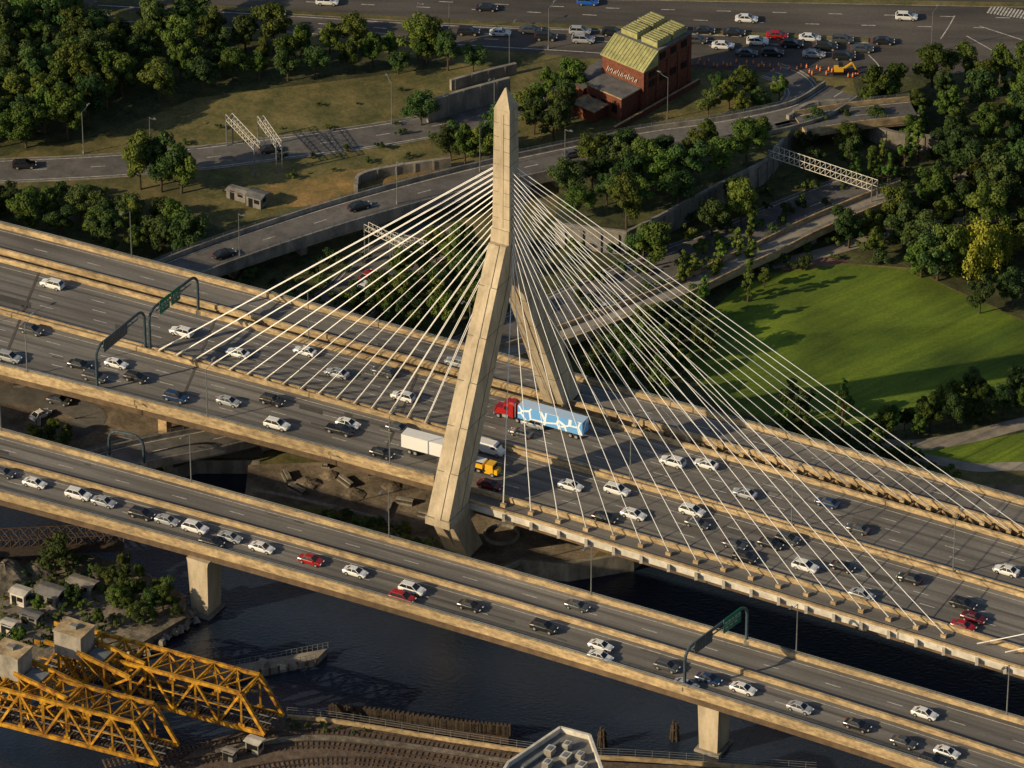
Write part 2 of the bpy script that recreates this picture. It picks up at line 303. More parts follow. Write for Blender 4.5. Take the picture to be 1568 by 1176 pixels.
wall(mb,off(MD.pts(X0,X1),.5),.35,0,1.0,m_conc); wall(mb,off(MD.pts(X0,X1),-.5),.35,0,1.0,m_conc); wall(mb,MD.pts(X0,X1),.64,0,.6,m_concg)
for l,a,b in [(FE,X0,X1),(S2,X0,665)]: fence("",l.pts(a,b),.5,.05,2.5,z=1.05,mb=mb)
mb.obj("barriers",bridge)
mb=MB()
A,B=N1.pts(X0,X1),MD.pts(X0,X1)
for f in (.28,.47,.66): dashes(mb,lerpl(A,B,f),.2,3,9,m_line)
for f in (.1,.86): solid(mb,lerpl(A,B,f),.18,m_line)
A,B=MD.pts(X0,X1),S2.pts(X0,X1)
for f in (.3,.5,.69): dashes(mb,lerpl(A,B,f),.2,3,9,m_line)
for f in (.12,.9): solid(mb,lerpl(A,B,f),.18,m_line)
A,B=FE.pts(X0,X1),F2.pts(X0,X1)
dashes(mb,lerpl(A,B,.5),.2,3,9,m_line)
for f in (.12,.88): solid(mb,lerpl(A,B,f),.18,m_line)
mb.obj("lane_markings",bridge)
rp=random.Random(9); mb=MB()
m_wheel=M("tyre_track",(.135,.125,.11),(.095,.088,.08),.3,.9,stretch=(.05,1,1))
def patches(A,B,n,z=.01):
    for i in range(n):
        k=rp.randrange(8,len(A)-60); f=rp.uniform(.12,.8); g_=f+rp.uniform(.03,.13); L=rp.choice([0,0,1,2]); t0,t1=rp.uniform(0,.4),rp.uniform(.5,1)
        a0=A[k].lerp(A[k+1],t0);a1=A[k+L].lerp(A[k+L+1],t1);b0=B[k].lerp(B[k+1],t0);b1=B[k+L].lerp(B[k+L+1],t1)
        mb.poly([a0.lerp(b0,f)+Z*z,a1.lerp(b1,f)+Z*z,a1.lerp(b1,g_)+Z*z,a0.lerp(b0,g_)+Z*z],m_patch)
patches(N1.pts(X0,X1),MD.pts(X0,X1),12); patches(MD.pts(X0,X1),S2.pts(X0,X1),12,.012); patches(FE.pts(X0,X1),F2.pts(X0,X1),8)
for A,B,fs in ((N1.pts(X0,X1),MD.pts(X0,X1),(.19,.375,.565,.76)),(MD.pts(X0,X1),S2.pts(X0,X1),(.21,.4,.595,.79))):
    for f in fs: solid(mb,lerpl(A,B,f),.7,m_wheel,z=.006)
for x in (60,330,640,1700): mb.beam(N1.p(x,15.02),S2.p(x-60,15.02),.5,.03,m_patch)
mb.obj("asphalt_patches",bridge)
TC=P(775,692,15)
def fh(h): return h*(1-.055*min(max(h,0)/60,1))
def tower(c,nm):
    mb=MB()
    def ring(t,z,a,b): 
        o=c+N*t+Z*fh(z); return [o+D*(-a/2)+N*(-b/2),o+D*(a/2)+N*(-b/2),o+D*(a/2)+N*(b/2),o+D*(-a/2)+N*(b/2)]
    mb.hexa(ring(0,48.5,3.8,4.9),ring(0,51.5,3.7,4.6),m_tower); mb.hexa(ring(0,51.5,3.5,3.9),ring(0,78,3.2,3.1),m_tower)
    mb.hexa(ring(0,78,3.2,3.1),ring(0,82,.3,.3),m_tower)
    mb.hexa(ring(0,77.75,3.32,3.25),ring(0,77.98,3.32,3.25),m_tower)
    for zz in (54,57,60,63,66,69,72,75): mb.hexa(ring(0,zz,3.54-.0105*(zz-51),3.92-.029*(zz-51)),ring(0,zz+.1,3.54-.0105*(zz-51),3.92-.029*(zz-51)),m_towerd)
    for sg in (-1,1):
        mb.hexa(ring(sg*1.93,52,.9,.14),ring(sg*1.58,77,.8,.14),m_tower)
    for s in (-1,1):
        def leg(h):
            k=min(max(1-h/50.6,0),1); outer=2.4+23.6*k; inner=max(0,18.8*(1-h/41)); return outer,inner,3.5+1.1*k
        hs=[0,8,16,24,32,41,48.6]
        for h0,h1 in zip(hs,hs[1:]):
            o0,i0,a0=leg(h0); o1,i1,a1=leg(h1)
            if s>0: o0-=.9*(1-h0/50);o1-=.9*(1-h1/50)
            mb.hexa(ring(s*(o0+i0)/2,h0,a0,o0-i0-.02),ring(s*(o1+i1)/2,h1,a1,o1-i1-.02),m_tower)
            mb.hexa(ring(s*(o0+.04),h0,1.2,.25),ring(s*(o1+.04),h1,1.0,.25),m_tower)
            if h0<41 and s>0: mb.hexa(ring(s*(i0-.04),h0,1.2,.25),ring(s*(i1-.04),h1,1.0,.25),m_tower)
            mb.hexa(ring(s*(o0+i0)/2,h0-.04,a0+.06,o0-i0+.06),ring(s*((o0+i0)/2-.07),h0+.1,a0+.06,o0-i0+.06),m_towerd)
            for q in (-1,1):
                cc=D*(q*(a0/2+.01)); cc1=D*(q*(a1/2+.01))
                t0=(o0*.35+i0*.65);t1=(o1*.35+i1*.65)
                mb.beam(c+N*s*t0+Z*fh(h0)+cc,c+N*s*t1+Z*fh(h1)+cc1,.12,.12,m_towerd)
        o0,i0,a0=leg(0)
        if s>0:o0-=.9
        m0=(o0+i0)/2
        mb.hexa(ring(s*m0,-1.6,a0+.5,o0-i0+.4),ring(s*m0,0,a0+.5,o0-i0+.4),m_tower)
        mb.hexa(ring(s*14.4,-15,5,5.2),ring(s*(m0-.6),-1.6,a0-.2,5.8),m_tower)
        mb.hexa(ring(s*14.4,-16,8,8),ring(s*14.4,-12.6,6.6,6.6),m_concg)
        mb.hexa(ring(s*(14.4+.9),-12.4,.8,5.6),ring(s*(m0-.2),-2,.8,6.3),m_tower)
    mb.hexa(ring(0,-4.5,4,36),ring(0,-1.7,4,40),m_tower)
    return mb.obj(nm,bridge)
tower(TC,"tower")
T2=TC+(N1.p(2375)-N1.p(775)).normalized()*227
tower(T2,"second_tower")
mc=MB(); ma=MB()
def cable(a,b,r=.078):
    mc.tube(a,b,r,m_cable,6); d=(a-b).normalized(); mc.tube(b,b+d*2.5,.14,m_white,6)
def hh(k,n): return fh(43+21.5*(k/(n-1))**.8)
for k in range(17):
    s=11+5.95*k; h=hh(k,17)
    xn=693+7.08*s; xf=855+6.88*s
    an=S2.p(xn).lerp(E.p(xn),.55); af=F2.p(xf).lerp(N1.p(xf),.5)
    cable(TC+Z*h+D*1.8-N*.9,an+Z*.8); cable(TC+Z*h+D*1.8+N*.9,af+Z*.8)
    e=E.p(xn); out=(e-S2.p(xn)).normalized()
    ma.box(an+Z*.35,1.0,.6,.7,m_conc,ax=D)
    ma.beam(e-out*1.0-Z*.9,e+out*1.3-Z*.8,.55,1.0,m_white)
    f=F2.p(xf);n1=N1.p(xf); ma.beam(f-Z*.7,n1-Z*.7,.8,.8,m_conc); ma.box(af+Z*.2,.9,.5,.9,m_conc,ax=D)
    ma.beam(F2.p(xf+20)-Z*.6,N1.p(xf+2)-Z*.6,.3,.4,m_conc); ma.beam(F2.p(xf+20)-Z*.6,N1.p(xf+38)-Z*.6,.3,.4,m_conc)
for k in range(16):
    x=652-27.2*k; h=hh(k,16)
    for q in (-.28,.28): cable(TC+Z*h-D*1.8+N*q*2.5,MD.p(x)+N*q+Z*1.1,.072)
    ma.box(MD.p(x)+Z*.7,1.0,.9,.9,m_conc,ax=D)
for k in range(17):
    s=16+6.1*k; h=hh(k,17)
    xn=693+7.08*(227-s); xf=855+6.88*(227-s)
    cable(T2+Z*h-D*1.8-N*.9,S2.p(xn).lerp(E.p(xn),.55)+Z*.8); cable(T2+Z*h-D*1.8+N*.9,F2.p(xf).lerp(N1.p(xf),.5)+Z*.8)
    if xn>1470:
        e=E.p(xn); out=(e-S2.p(xn)).normalized(); ma.beam(e-out*1.0-Z*.9,e+out*1.3-Z*.8,.55,1.0,m_white)
        f=F2.p(xf);n1=N1.p(xf); ma.beam(f-Z*.7,n1-Z*.7,.8,.8,m_conc)
for i in range(30):
    x=-500+i*46
    if x<860: ma.beam(F2.p(x)-Z*2,N1.p(x)-Z*2,.5,.6,m_girder)
mc.obj("stay_cables",bridge); ma.obj("cable_anchors",bridge)
mb=MB()
for x,y in [(253,662),(302,660),(-120,600),(100,455),(330,520)]:
    p=P(x,y,3); mb.box(p+Z*5,1.9,1.9,10.2,m_conc,ax=D)
mb.obj("approach_piers",bridge)
# ------------------------------------------------------------------ near viaduct
viad=empty("highway_viaduct")
VF=Line([(0,662),(200,722),(430,786),(600,833),(800,887),(1000,942),(1200,1000),(1400,1060),(1568,1112)])
VM=Line([(0,708),(150,750),(300,790),(450,832),(620,880),(833,938),(1060,1008),(1300,1083),(1568,1168)])
VN=Line([(0,757),(200,815),(320,846),(640,934),(830,990),(1050,1060),(1240,1118),(1420,1176)])
mb=MB(); mb.slab(VF.pts(X0,X1),VN.pts(X0,X1),0,-.9,m_conc,m_deck)
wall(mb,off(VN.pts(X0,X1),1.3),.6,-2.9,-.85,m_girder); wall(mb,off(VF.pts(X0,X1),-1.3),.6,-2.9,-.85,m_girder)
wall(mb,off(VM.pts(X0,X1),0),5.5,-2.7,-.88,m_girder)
mb.obj("deck",viad)
mb=MB()
for l in (VF,VN): wall(mb,l.pts(X0,X1),.5,-.6,1.05,m_conc)
wall(mb,VM.pts(X0,X1),.6,0,1.0,m_conc)
for l in (VF,VN): fence("",l.pts(X0,X1),.5,.05,2.5,z=1.05,mb=mb)
mb.obj("barriers",viad)
mb=MB()
for A,B in ((VF.pts(X0,X1),VM.pts(X0,X1)),(VM.pts(X0,X1),VN.pts(X0,X1))):
    dashes(mb,lerpl(A,B,.5),.2,3,9,m_line)
    for f in (.14,.88): solid(mb,lerpl(A,B,f),.18,m_line)
mb.obj("lane_markings",viad)
mb=MB(); patches(VF.pts(X0,X1),VM.pts(X0,X1),8); patches(VM.pts(X0,X1),VN.pts(X0,X1),8,.012)
for A,B in ((VF.pts(X0,X1),VM.pts(X0,X1)),(VM.pts(X0,X1),VN.pts(X0,X1))):
    for f in (.32,.69): solid(mb,lerpl(A,B,f),.7,m_wheel,z=.006)
mb.obj("asphalt_patches",viad)
mb=MB()
for x,y in [(316,933),(1093,1143),(-420,720),(1900,1400)]:
    p=P(x,y,0)
    a=[p+D*(i*1.75)+N*(j*2.2)-Z*1 for i,j in((-1,-1),(1,-1),(1,1),(-1,1))]; b2=[p+D*(i*2.1)+N*(j*2.6)+Z*11.2 for i,j in((-1,-1),(1,-1),(1,1),(-1,1))]
    mb.hexa(a,b2,m_tower)
    mb.hexa(b2,[p+D*(i*2.3)+N*(2.6*j if j<0 else 9*j)+Z*12.25 for i,j in((-1,-1),(1,-1),(1,1),(-1,1))],m_tower)
    mb.hexa([p+D*(i*2.6)+N*(j*3.1)-Z*1 for i,j in((-1,-1),(1,-1),(1,1),(-1,1))],[p+D*(i*2.4)+N*(j*2.9)+Z*.5 for i,j in((-1,-1),(1,-1),(1,1),(-1,1))],m_concg)
mb.obj("piers",viad)
# ------------------------------------------------------------------ street lamps
def lampmesh(h,arm):
    mb=MB(); mb.tube((0,0,0),(0,0,.8),.22,m_concg,8); mb.tube((0,0,.8),(0,0,h),.13,m_steel,6,.08)
    for i in range(4):
        a=i/4*math.pi/2;b=(i+1)/4*math.pi/2
        mb.tube((arm*math.sin(a)*.9,0,h+.9*(1-math.cos(a))*1.0),(arm*math.sin(b)*.9,0,h+.9*(1-math.cos(b))),.06,m_steel,5)
    mb.box((arm*.9+.4,0,h+.9),1.0,.4,.18,m_steel); mb.box((arm*.9+.45,0,h+.8),.7,.3,.06,m_head)
    return mb.obj("street_lamp")
LB=lampmesh(11.5,2.6)
def place(me,name,loc,ang,scale=1):
    o=bpy.data.objects.new(name,me); sc.collection.objects.link(o); o.location=loc; o.rotation_euler=(0,0,ang); o.scale=(scale,)*3; return o
na=math.atan2(N.y,N.x)
lamps=[(42,'S2',1),(202,'FE',0),(318,'S2',1),(597,'S2',1),(473,'N1',0),(1212,'MD',1),(1459,'MD',1),(965,'MD',1),(720,'FE',0),(-160,'S2',1),
 (293,'VF',0),(596,'VF',0),(905,'VF',0),(1219,'VF',0),(1541,'VF',0),(2,'VF',0),(1850,'VF',0)]
LN={'S2':S2,'FE':FE,'N1':N1,'MD':MD,'VF':VF}
lm=LB.data; bpy.data.objects.remove(LB)
for x,l,s in lamps: place(lm,"street_lamp",LN[l].p(x),na if s else na+math.pi)
for x,y,z,a in [(367,392,8,-1),(608,312,8,-1),(600,190,3,2),(865,262,8,-1),(1022,182,3,2.5),(231,243,3,-1),(757,182,3,-2),(780,105,3,1),(688,68,3,1),(640,66,3,-1),(840,75,3,1),(128,235,3,1),(1426,80,3,1),(735,262,8,1)]:
    place(lm,"street_lamp",P(x,y,z),a,.85)
# ------------------------------------------------------------------ gantries
def gantry(name,a,b,h,signs):
    mb=MB(); r=.28; d=(b-a); L=d.length; d.normalize()
    pts=[a,a+Z*(h-2.2)]
    for i in range(1,5):
        t=i/4*math.pi/2; pts.append(a+Z*(h-2.2+2.2*math.sin(t))+d*2.2*(1-math.cos(t)))
    for i in range(0,5):
        t=i/4*math.pi/2; pts.append(b+Z*(h-2.2+2.2*math.cos(t))-d*2.2*(1-math.sin(t)))
    pts.append(b)
    for p,q in zip(pts,pts[1:]): mb.tube(p,q,r,m_teal,8)
    mb.tube(a+d*2.2+Z*(h-1.1),b-d*2.2+Z*(h-1.1),.14,m_teal,6)
    n=int(L/2)
    for i in range(1,n-1): mb.tube(a+d*(2.2+(L-4.4)*i/n)+Z*h,a+d*(2.2+(L-4.4)*(i+1)/n)+Z*(h-1.1),.08,m_teal,4)
    mb.box(a+Z*.4,1,1,.8,m_concg); mb.box(b+Z*.4,1,1,.8,m_concg)
    for f0,f1,hh_,m in signs:
        c=a.lerp(b,(f0+f1)/2)+Z*(h-.6); sw=L*(f1-f0); nrm=d.cross(Z)
        mb.box(c+nrm*.45,sw,.12,hh_,m,ax=d)
        if m is m_green:
            mb.box(c+nrm*.52,sw-.2,.02,.1,m_line,ax=d)
            for j in range(int(sw/1.0)): mb.box(c+nrm*.53+d*(-sw/2+.7+j*.95)+Z*.5,.6,.02,.35,m_line,ax=d)
            for j in range(int(sw/1.4)): mb.box(c+nrm*.53+d*(-sw/2+.9+j*1.3)-Z*.6,.7,.02,.3,m_line,ax=d)
        else:
            for j in range(int(sw/.8)): mb.box(c+nrm*.53+d*(-sw/2+.5+j*.8),.06,.03,hh_-.1,m_steel,ax=d)
    return mb.obj(name)
gantry("sign_gantry",S2.p(146)+N*.8,MD.p(223),9.5,[(.12,.6,2.6,m_teal)])
gantry("sign_gantry",MD.p(229)+N*.3,N1.p(304),9.0,[(.18,.38,3,m_green),(.42,.6,3,m_green)])
gantry("sign_gantry",VN.p(1047)+N*.3,VF.p(1143),8.5,[(.12,.4,2.6,m_teal),(.58,.86,3,m_green)])
gantry("sign_gantry",P(168,702,8),P(221,714,8),6.5,[])
def truss(name,a,b,w,h,m,n=10,legs=True,r=.09,up=6):
    mb=MB(); d=(b-a); L=d.length; d.normalize(); s=d.cross(Z).normalized()
    cor=[(i,j) for i in(-.5,.5) for j in(0,1)]
    for i,j in cor: mb.tube(a+s*w*i+Z*(up+h*j),b+s*w*i+Z*(up+h*j),r,m,5)
    for k in range(n):
        p=a+d*L*k/n;q=a+d*L*(k+1)/n
        for i in(-.5,.5):
            mb.tube(p+s*w*i+Z*up,q+s*w*i+Z*(up+h),r*.7,m,4); mb.tube(p+s*w*i+Z*up,p+s*w*i+Z*(up+h),r*.7,m,4)
        for j in (0,1): mb.tube(p-s*w*.5+Z*(up+h*j),q+s*w*.5+Z*(up+h*j),r*.7,m,4)
    if legs:
        for p in(a,b):
            for i in(-.5,.5): mb.tube(p+s*w*i,p+s*w*i+Z*(up+h),.14,m_steel,6)
    return mb.obj(name)
truss("truss_sign_gantry",P(352,222,3),P(395,268,3),1.4,1.4,m_white,r=.07)
truss("truss_sign_gantry",P(400,225,3),P(428,265,3),1.2,1.4,m_white,7,r=.07)
truss("truss_sign_gantry",P(562,390,3),P(622,420,3),1.2,1.3,m_white,9,r=.07)
truss("truss_sign_gantry",P(600,398,3),P(652,412,3),1.2,1.2,m_white,8,r=.07,up=5)
truss("pipe_truss_bridge",P(1180,272,3),P(1338,325,3),2.2,1.5,m_white,20,up=5.5,r=.08)
# ------------------------------------------------------------------ brick building
b=empty("brick_ventilation_building"); e1=Vector((.662,.749,0)); e2=Vector((.749,-.662,0)); O=P(985,172,3)
def bp_(u,v,z): return O+e1*u*.86+e2*v*.95+Z*z*.76
def blk(mb,u0,u1,v0,v1,z0,z1,m,mt=None): mb.hexa([bp_(u0,v0,z0),bp_(u1,v0,z0),bp_(u1,v1,z0),bp_(u0,v1,z0)],[bp_(u0,v0,z1),bp_(u1,v0,z1),bp_(u1,v1,z1),bp_(u0,v1,z1)],m,mt)
mb=MB(); blk(mb,0,18,-12,0,0,13,m_brick); blk(mb,5,18,-12,0,13,16.5,m_brick,m_roofd); blk(mb,-7,0,-11,-1,0,7,m_brick,m_roofd); blk(mb,-12,-7,-11,-5,0,3.5,m_brick,m_roofd); blk(mb,-7,8,-18,-12,0,5,m_brick,m_roofd)
blk(mb,-12,20,.6,1.2,0,1.6,m_brick,m_conc); blk(mb,-12.4,-7,-11.4,-4.6,3.5,3.8,m_conc); blk(mb,-7.3,0,-11.3,-.7,7,7.35,m_conc,m_roofd)
for z in (3,6,9,12): blk(mb,.5,17.5,0,.12,z,z+.3,m_brick)
for u in (1,5,9,13,17): blk(mb,u-.35,u+.35,0,.25,0,13,m_brick)
mb.obj("walls",b)
mb=MB()
mb.hexa([bp_(-.4,-12.3,12.6),bp_(5,-12.3,12.6),bp_(5,.3,12.6),bp_(-.4,.3,12.6)],[bp_(-.4,-12.3,12.9),bp_(5,-12.3,17),bp_(5,.3,17),bp_(-.4,.3,12.9)],m_roofg)
for v in [x*.9-12 for x in range(14)]: mb.beam(bp_(-.4,v,13.0),bp_(5,v,17.1),.1,.1,m_roofg)
blk(mb,5,18,-12.2,.2,16.5,17,m_roofd)
for v0 in (-11.2,-5.4):
    for u in (6,12):
        blk(mb,u,u+5.2,v0,v0+4.6,17,18.6,m_roofg,m_roofd)
        for j in range(5): blk(mb,u+.4+j,u+.9+j,v0+.3,v0+4.3,18.6,18.9,m_roofg)
mb.obj("roof",b)
mb=MB()
for u in (3,7,11,15): blk(mb,u-1,u+1,.05,.18,7,9,m_dark); blk(mb,u-1,u+1,.05,.18,13.6 if u>5 else 10,15.6 if u>5 else 11.5,m_dark)
for v in (-9,-6,-3): blk(mb,-7.15,-7.02,v-.7,v+.7,2,4.5,m_dark)
mb.obj("windows",b)
mb=MB(); 
for i in range(9):
    v=-10.6+i*1.0; mb.beam(bp_(-.2,v,8.4+.5*(i%2)),bp_(-.2,v+.6,10.2-.4*(i%3)),.1,.14,m_white); mb.beam(bp_(-.2,v+.5,8.3),bp_(-.2,v+.9,9.8),.1,.12,m_white)
mb.obj("graffiti",b)
def shed(name,px,py,z,lx,ly,h,m,mr,ax=D,roofh=.8):
    mb=MB(); c=P(px,py,z); mb.box(c+Z*h/2,lx,ly,h,m,ax=ax)
    ay=Z.cross(ax); 
    r=[c+ax*(i*(lx/2+.3))+ay*(j*(ly/2+.3))+Z*(h+.01) for i,j in((-1,-1),(1,-1),(1,1),(-1,1))]
    mb.hexa(r,[c+ax*(i*(lx/2+.3))+ay*(j*.15)+Z*(h+roofh) for i,j in((-1,-1),(1,-1),(1,1),(-1,1))],mr)
    mb.box(c+ax*(-lx*.2)-ay*(ly/2+.02)+Z*1.0,1.0,.06,2.0,m_dark,ax=ax); mb.box(c+ax*(lx*.22)-ay*(ly/2+.02)+Z*1.5,1.2,.06,.9,m_dark,ax=ax); mb.box(c+ax*(lx/2+.02)+Z*1.5,.06,1.2,.9,m_dark,ax=ax)
    return mb.obj(name)
m_shed=M("shed_wall",(.22,.21,.19),(.14,.135,.125),.8,.8)
shed("utility_shed",366,303,3,4.5,2.4,1.8,m_shed,m_concg,roofh=.3); shed("utility_shed",394,313,3,3.4,3,2.4,m_shed,m_roofd,roofh=.4)
shed("site_cabin",32,922,2.5,3.0,2.6,2.6,m_white,m_white,roofh=.3); shed("site_cabin",78,920,2.5,4.5,3.6,2.4,m_shed,m_shed,roofh=.5); shed("site_cabin",127,905,2.5,5,2.6,2.2,m_shed,m_concg,roofh=.3); shed("site_cabin",14,966,2.5,2.4,2.2,1.8,m_white,m_white,roofh=.3); shed("site_cabin",48,952,2.5,3.6,2.2,1.8,m_shed,m_roofd,roofh=.3)
def heap(name,px,py,z,r,h,m,seed):
    rnd=random.Random(seed); mb=MB(); c=P(px,py,z); n=18; rings=[]
    for k in range(7):
        f=k/6; rings.append([c+Vector((math.cos(2*math.pi*i/n)*r*(1-f)*(1+rnd.uniform(-.18,.18)),math.sin(2*math.pi*i/n)*r*(1-f)*(1+rnd.uniform(-.18,.18)),h*(1-(1-f)**1.6)*(1+rnd.uniform(-.08,.08))-.05)) for i in range(n)])
    for a,b_ in zip(rings,rings[1:]):
        for i in range(n): mb.poly([a[i],a[(i+1)%n],b_[(i+1)%n],b_[i]],m)
    return mb.obj(name,smooth=True)
heap("gravel_pile",8,885,2.5,5.5,3.2,m_gravel,1); heap("gravel_pile",-30,875,2.5,6,4.5,m_gravel,2); heap("gravel_pile",55,876,2.5,3.5,1.3,m_gravel,3)
for i,(x,y,r) in enumerate([(470,742,3),(540,757,2.6),(600,745,2.2),(505,728,2)]): heap("dirt_pile",x,y,3,r,r*.3,m_dirt,10+i)
rnd=random.Random(5)
def stack(px,py,z=3.02):
    mb=MB(); c=P(px,py,z); a=rnd.uniform(0,3); ax=Vector((math.cos(a),math.sin(a),0)); ay=Z.cross(ax); L=rnd.uniform(2,4)
    for j in range(3):
        for i in range(4-j): mb.box(c+ay*((i-1.5+j*.5)*.42)+Z*(.18+j*.34),L,.36,.3,m_wood if j%2 else m_concg,ax=ax)
    mb.obj("material_stack")
for x,y in [(440,732),(455,752),(530,740),(575,728),(620,770),(650,790),(500,712),(60,650),(30,590),(110,600),(90,930),(60,985),(100,955)]: stack(x,y,3.02 if y<850 else 2.5)
mb=MB()
def rocks(px,n,spread,z):
    pts=roadpx(px,z)
    for i in range(n):
        c=pts[rnd.randrange(len(pts))]+Vector((rnd.uniform(-1,1)*spread,rnd.uniform(-1,1)*spread,-rnd.uniform(.1,.8))); r=rnd.uniform(.25,.75)
        a=rnd.uniform(0,3); mb.box(c,r*2,r*1.6,r*1.3,m_concg,ax=Vector((math.cos(a),math.sin(a),0)),tx=rnd.uniform(.3,.7),ty=rnd.uniform(.3,.7))
rocks([(285,935),(250,965),(210,985),(140,1000),(60,1012)],260,2.0,1.6); rocks([(420,800),(520,850),(600,865),(680,886)],160,1.4,1.8); rocks([(0,850),(90,846),(190,866),(283,915)],90,1,1.6)
mb.obj("bank_rocks")
mb=MB()
for c in [[(770,876),(800,862),(870,868),(970,852)]]: wall(mb,roadpx(c,3,k=1),.8,-3.5,.9,m_concg)
c=P(768,820,3); n=20
for i in range(n):
    a=2*math.pi*i/n;b2=2*math.pi*(i+1)/n; mb.beam(c+Vector((math.cos(a)*3.2,math.sin(a)*3.2,.35)),c+Vector((math.cos(b2)*3.2,math.sin(b2)*3.2,.35)),.4,.7,m_concg)
wall(mb,roadpx([(600,770),(592,800),(620,830),(690,850)],3),.5,0,.6,m_concg); wall(mb,roadpx([(385,750),(460,765),(560,790),(600,800)],3),.4,0,.5,m_concg)
mb.obj("seawall")
# ------------------------------------------------------------------ yellow rail bridge
tb=empty("yellow_bascule_rail_bridge")
def span(a,b,w,h,n,nm):
    mb=MB(); d=b-a; L=d.length; d.normalize(); s=N
    for sd_ in (0,1):
        o=a+s*w*sd_
        mb.beam(o,o+d*L,.55,.75,m_yell); mb.beam(o+d*L/n*.3+Z*h,o+d*L*(n-1)/n+Z*h,.55,.65,m_yell); mb.beam(o+d*L*(n-1)/n+Z*h,o+d*L,.6,.6,m_yell)
        mb.beam(o+Z*h*.5,o+d*L*(n-1)/n+Z*h*.5,.18,.2,m_yell)
        for k in range(n):
            p=o+d*L*k/n; q=o+d*L*(k+1)/n
            if k>0: mb.beam(p,p+Z*h,.35,.38,m_yell)
            if k<n-1:
                if k%2==0: mb.beam(p,q+Z*h,.38,.42,m_yell)
                else: mb.beam(p+Z*h,q,.38,.42,m_yell)
            mb.box(p+Z*(h-.5),1.2,.25,.9,m_yell,ax=d); mb.box(p+Z*.5,1.2,.25,.9,m_yell,ax=d)
    for k in range(n):
        p=a+d*L*k/n; q=a+d*L*(k+1)/n
        mb.beam(p,p+s*w,.4,.7,m_rust)
        if k>0: mb.beam(p+Z*h,p+s*w+Z*h,.35,.35,m_yell); mb.beam(p+Z*(h-1.5),p+s*w+Z*h,.15,.2,m_yell); mb.beam(p+Z*h,p+s*w+Z*(h-1.5),.15,.2,m_yell)
        if 0<k<n-1: mb.beam(p+Z*h,q+s*w+Z*h,.2,.2,m_yell); mb.beam(q+Z*h,p+s*w+Z*h,.2,.2,m_yell)
    for f in (.25,.75): mb.beam(a+s*w*f+Z*.2,b+s*w*f+Z*.2,.5,.6,m_rust)
    for f in (.36,.64): mb.beam(a+s*w*f+Z*.75,b+s*w*f+Z*.75,.12,.18,m_steel)
    for k in range(int(L/.7)): mb.beam(a+d*k*.7+s*w*.12+Z*.55,a+d*k*.7+s*w*.88+Z*.55,.35,.2,m_wood)
    mb.obj(nm,tb)
span(P(-70,1090,5),P(243,1170,5),6.5,7.6,9,"front_span"); span(P(60,1032,5),P(405,1124,5),6.5,7.4,10,"rear_span")
def cw(px,py,nm):
    mb=MB(); c=P(px,py,14.8); mb.box(c,5.6,4.6,4.6,m_concg,ax=D,mtop=m_conc)
    mb.box(c+Z*2.5,5.9,4.9,.35,m_concg,ax=D,mtop=m_conc)
    cor=[c+D*i*2.3+N*j*1.9-Z*2.3 for i,j in((-1,-1),(1,-1),(1,1),(-1,1))]; bs=[c+D*(i*3.6+2)+N*j*3.0-Z*10.4 for i,j in((-1,-1),(1,-1),(1,1),(-1,1))]
    for a_,b_ in zip(cor,bs): mb.beam(a_,b_,.45,.45,m_yell)
    for i in range(4): mb.beam(cor[i],bs[(i+1)%4],.25,.25,m_yell); mb.beam(cor[(i+1)%4],bs[i],.25,.25,m_yell); mb.beam(cor[i].lerp(bs[i],.5),cor[(i+1)%4].lerp(bs[(i+1)%4],.5),.35,.35,m_yell)
    for j in (-2.4,2.4):
        mb.beam(c+N*j-Z*.5+D*2,c+N*j+D*13-Z*2.4,.5,.8,m_yell); mb.beam(c+N*j+D*13-Z*2.4,c+N*j+D*13-Z*9.5,.4,.4,m_yell); mb.beam(c+N*j+D*4-Z*9,c+N*j+D*13-Z*2.4,.35,.35,m_yell); mb.beam(c+N*j+D*2-Z*.6,c+N*j+D*13-Z*9.4,.3,.3,m_yell); mb.beam(c+N*j+D*7.5-Z*1.5,c+N*j+D*7.5-Z*9.4,.3,.3,m_yell)
    mb.beam(c-N*2.4+D*13-Z*2.4,c+N*2.4+D*13-Z*2.4,.4,.5,m_yell); mb.beam(c-N*2.4+D*7.5-Z*1.5,c+N*2.4+D*7.5-Z*1.5,.3,.4,m_yell)
    mb.box(c+D*5-Z*1.6,3.4,3.6,.4,m_steel,ax=D)
    mb.box(c+Z*3.0,1.4,.9,.6,m_shed,ax=D)
    mb.obj(nm,tb)
cw(18,1012,"front_counterweight"); cw(114,980,"rear_counterweight")
truss("pony_truss_footbridge",P(-300,860,2.5),P(190,838,2.5),4,1.8,m_rust,34,legs=True,r=.12,up=2.2)
road("footbridge_deck",[(-300,858),(190,836)],5,3.6,m=m_wood,lines=False)
mb=MB(); a=P(300,1046,1.4); b_=P(484,1010,1.4); mb.slab([a,b_],[a+N*5,b_+N*4],0,-1.8,m_concg,m_path)
for k in range(24):
    p=a.lerp(b_,k/23); mb.tube(p,p+Z*1.2,.06,m_steel,4); mb.tube(p+N*4.3,p+N*4.3+Z*1.2,.06,m_steel,4)
for h in(.6,1.2): mb.tube(a+Z*h,b_+Z*h,.05,m_steel,4); mb.tube(a+N*4.3+Z*h,b_+N*4.3+Z*h,.05,m_steel,4)
mb.box(a.lerp(b_,.72)-N*.06-Z*.3,1.2,.1,.9,m_white,ax=b_-a); mb.box(a.lerp(b_,.5)+N*2.4+Z*.4,1.6,1.6,.8,m_concg,ax=D)
for k in range(14): q=a.lerp(b_,k/13)-N*.15; mb.tube(q-Z*1.6,q+Z*.3,.18,m_wood,6)
mb.obj("floating_dock")
mb=MB(); p=roadpx([(505,1098),(600,1110),(700,1124),(782,1132)],0)
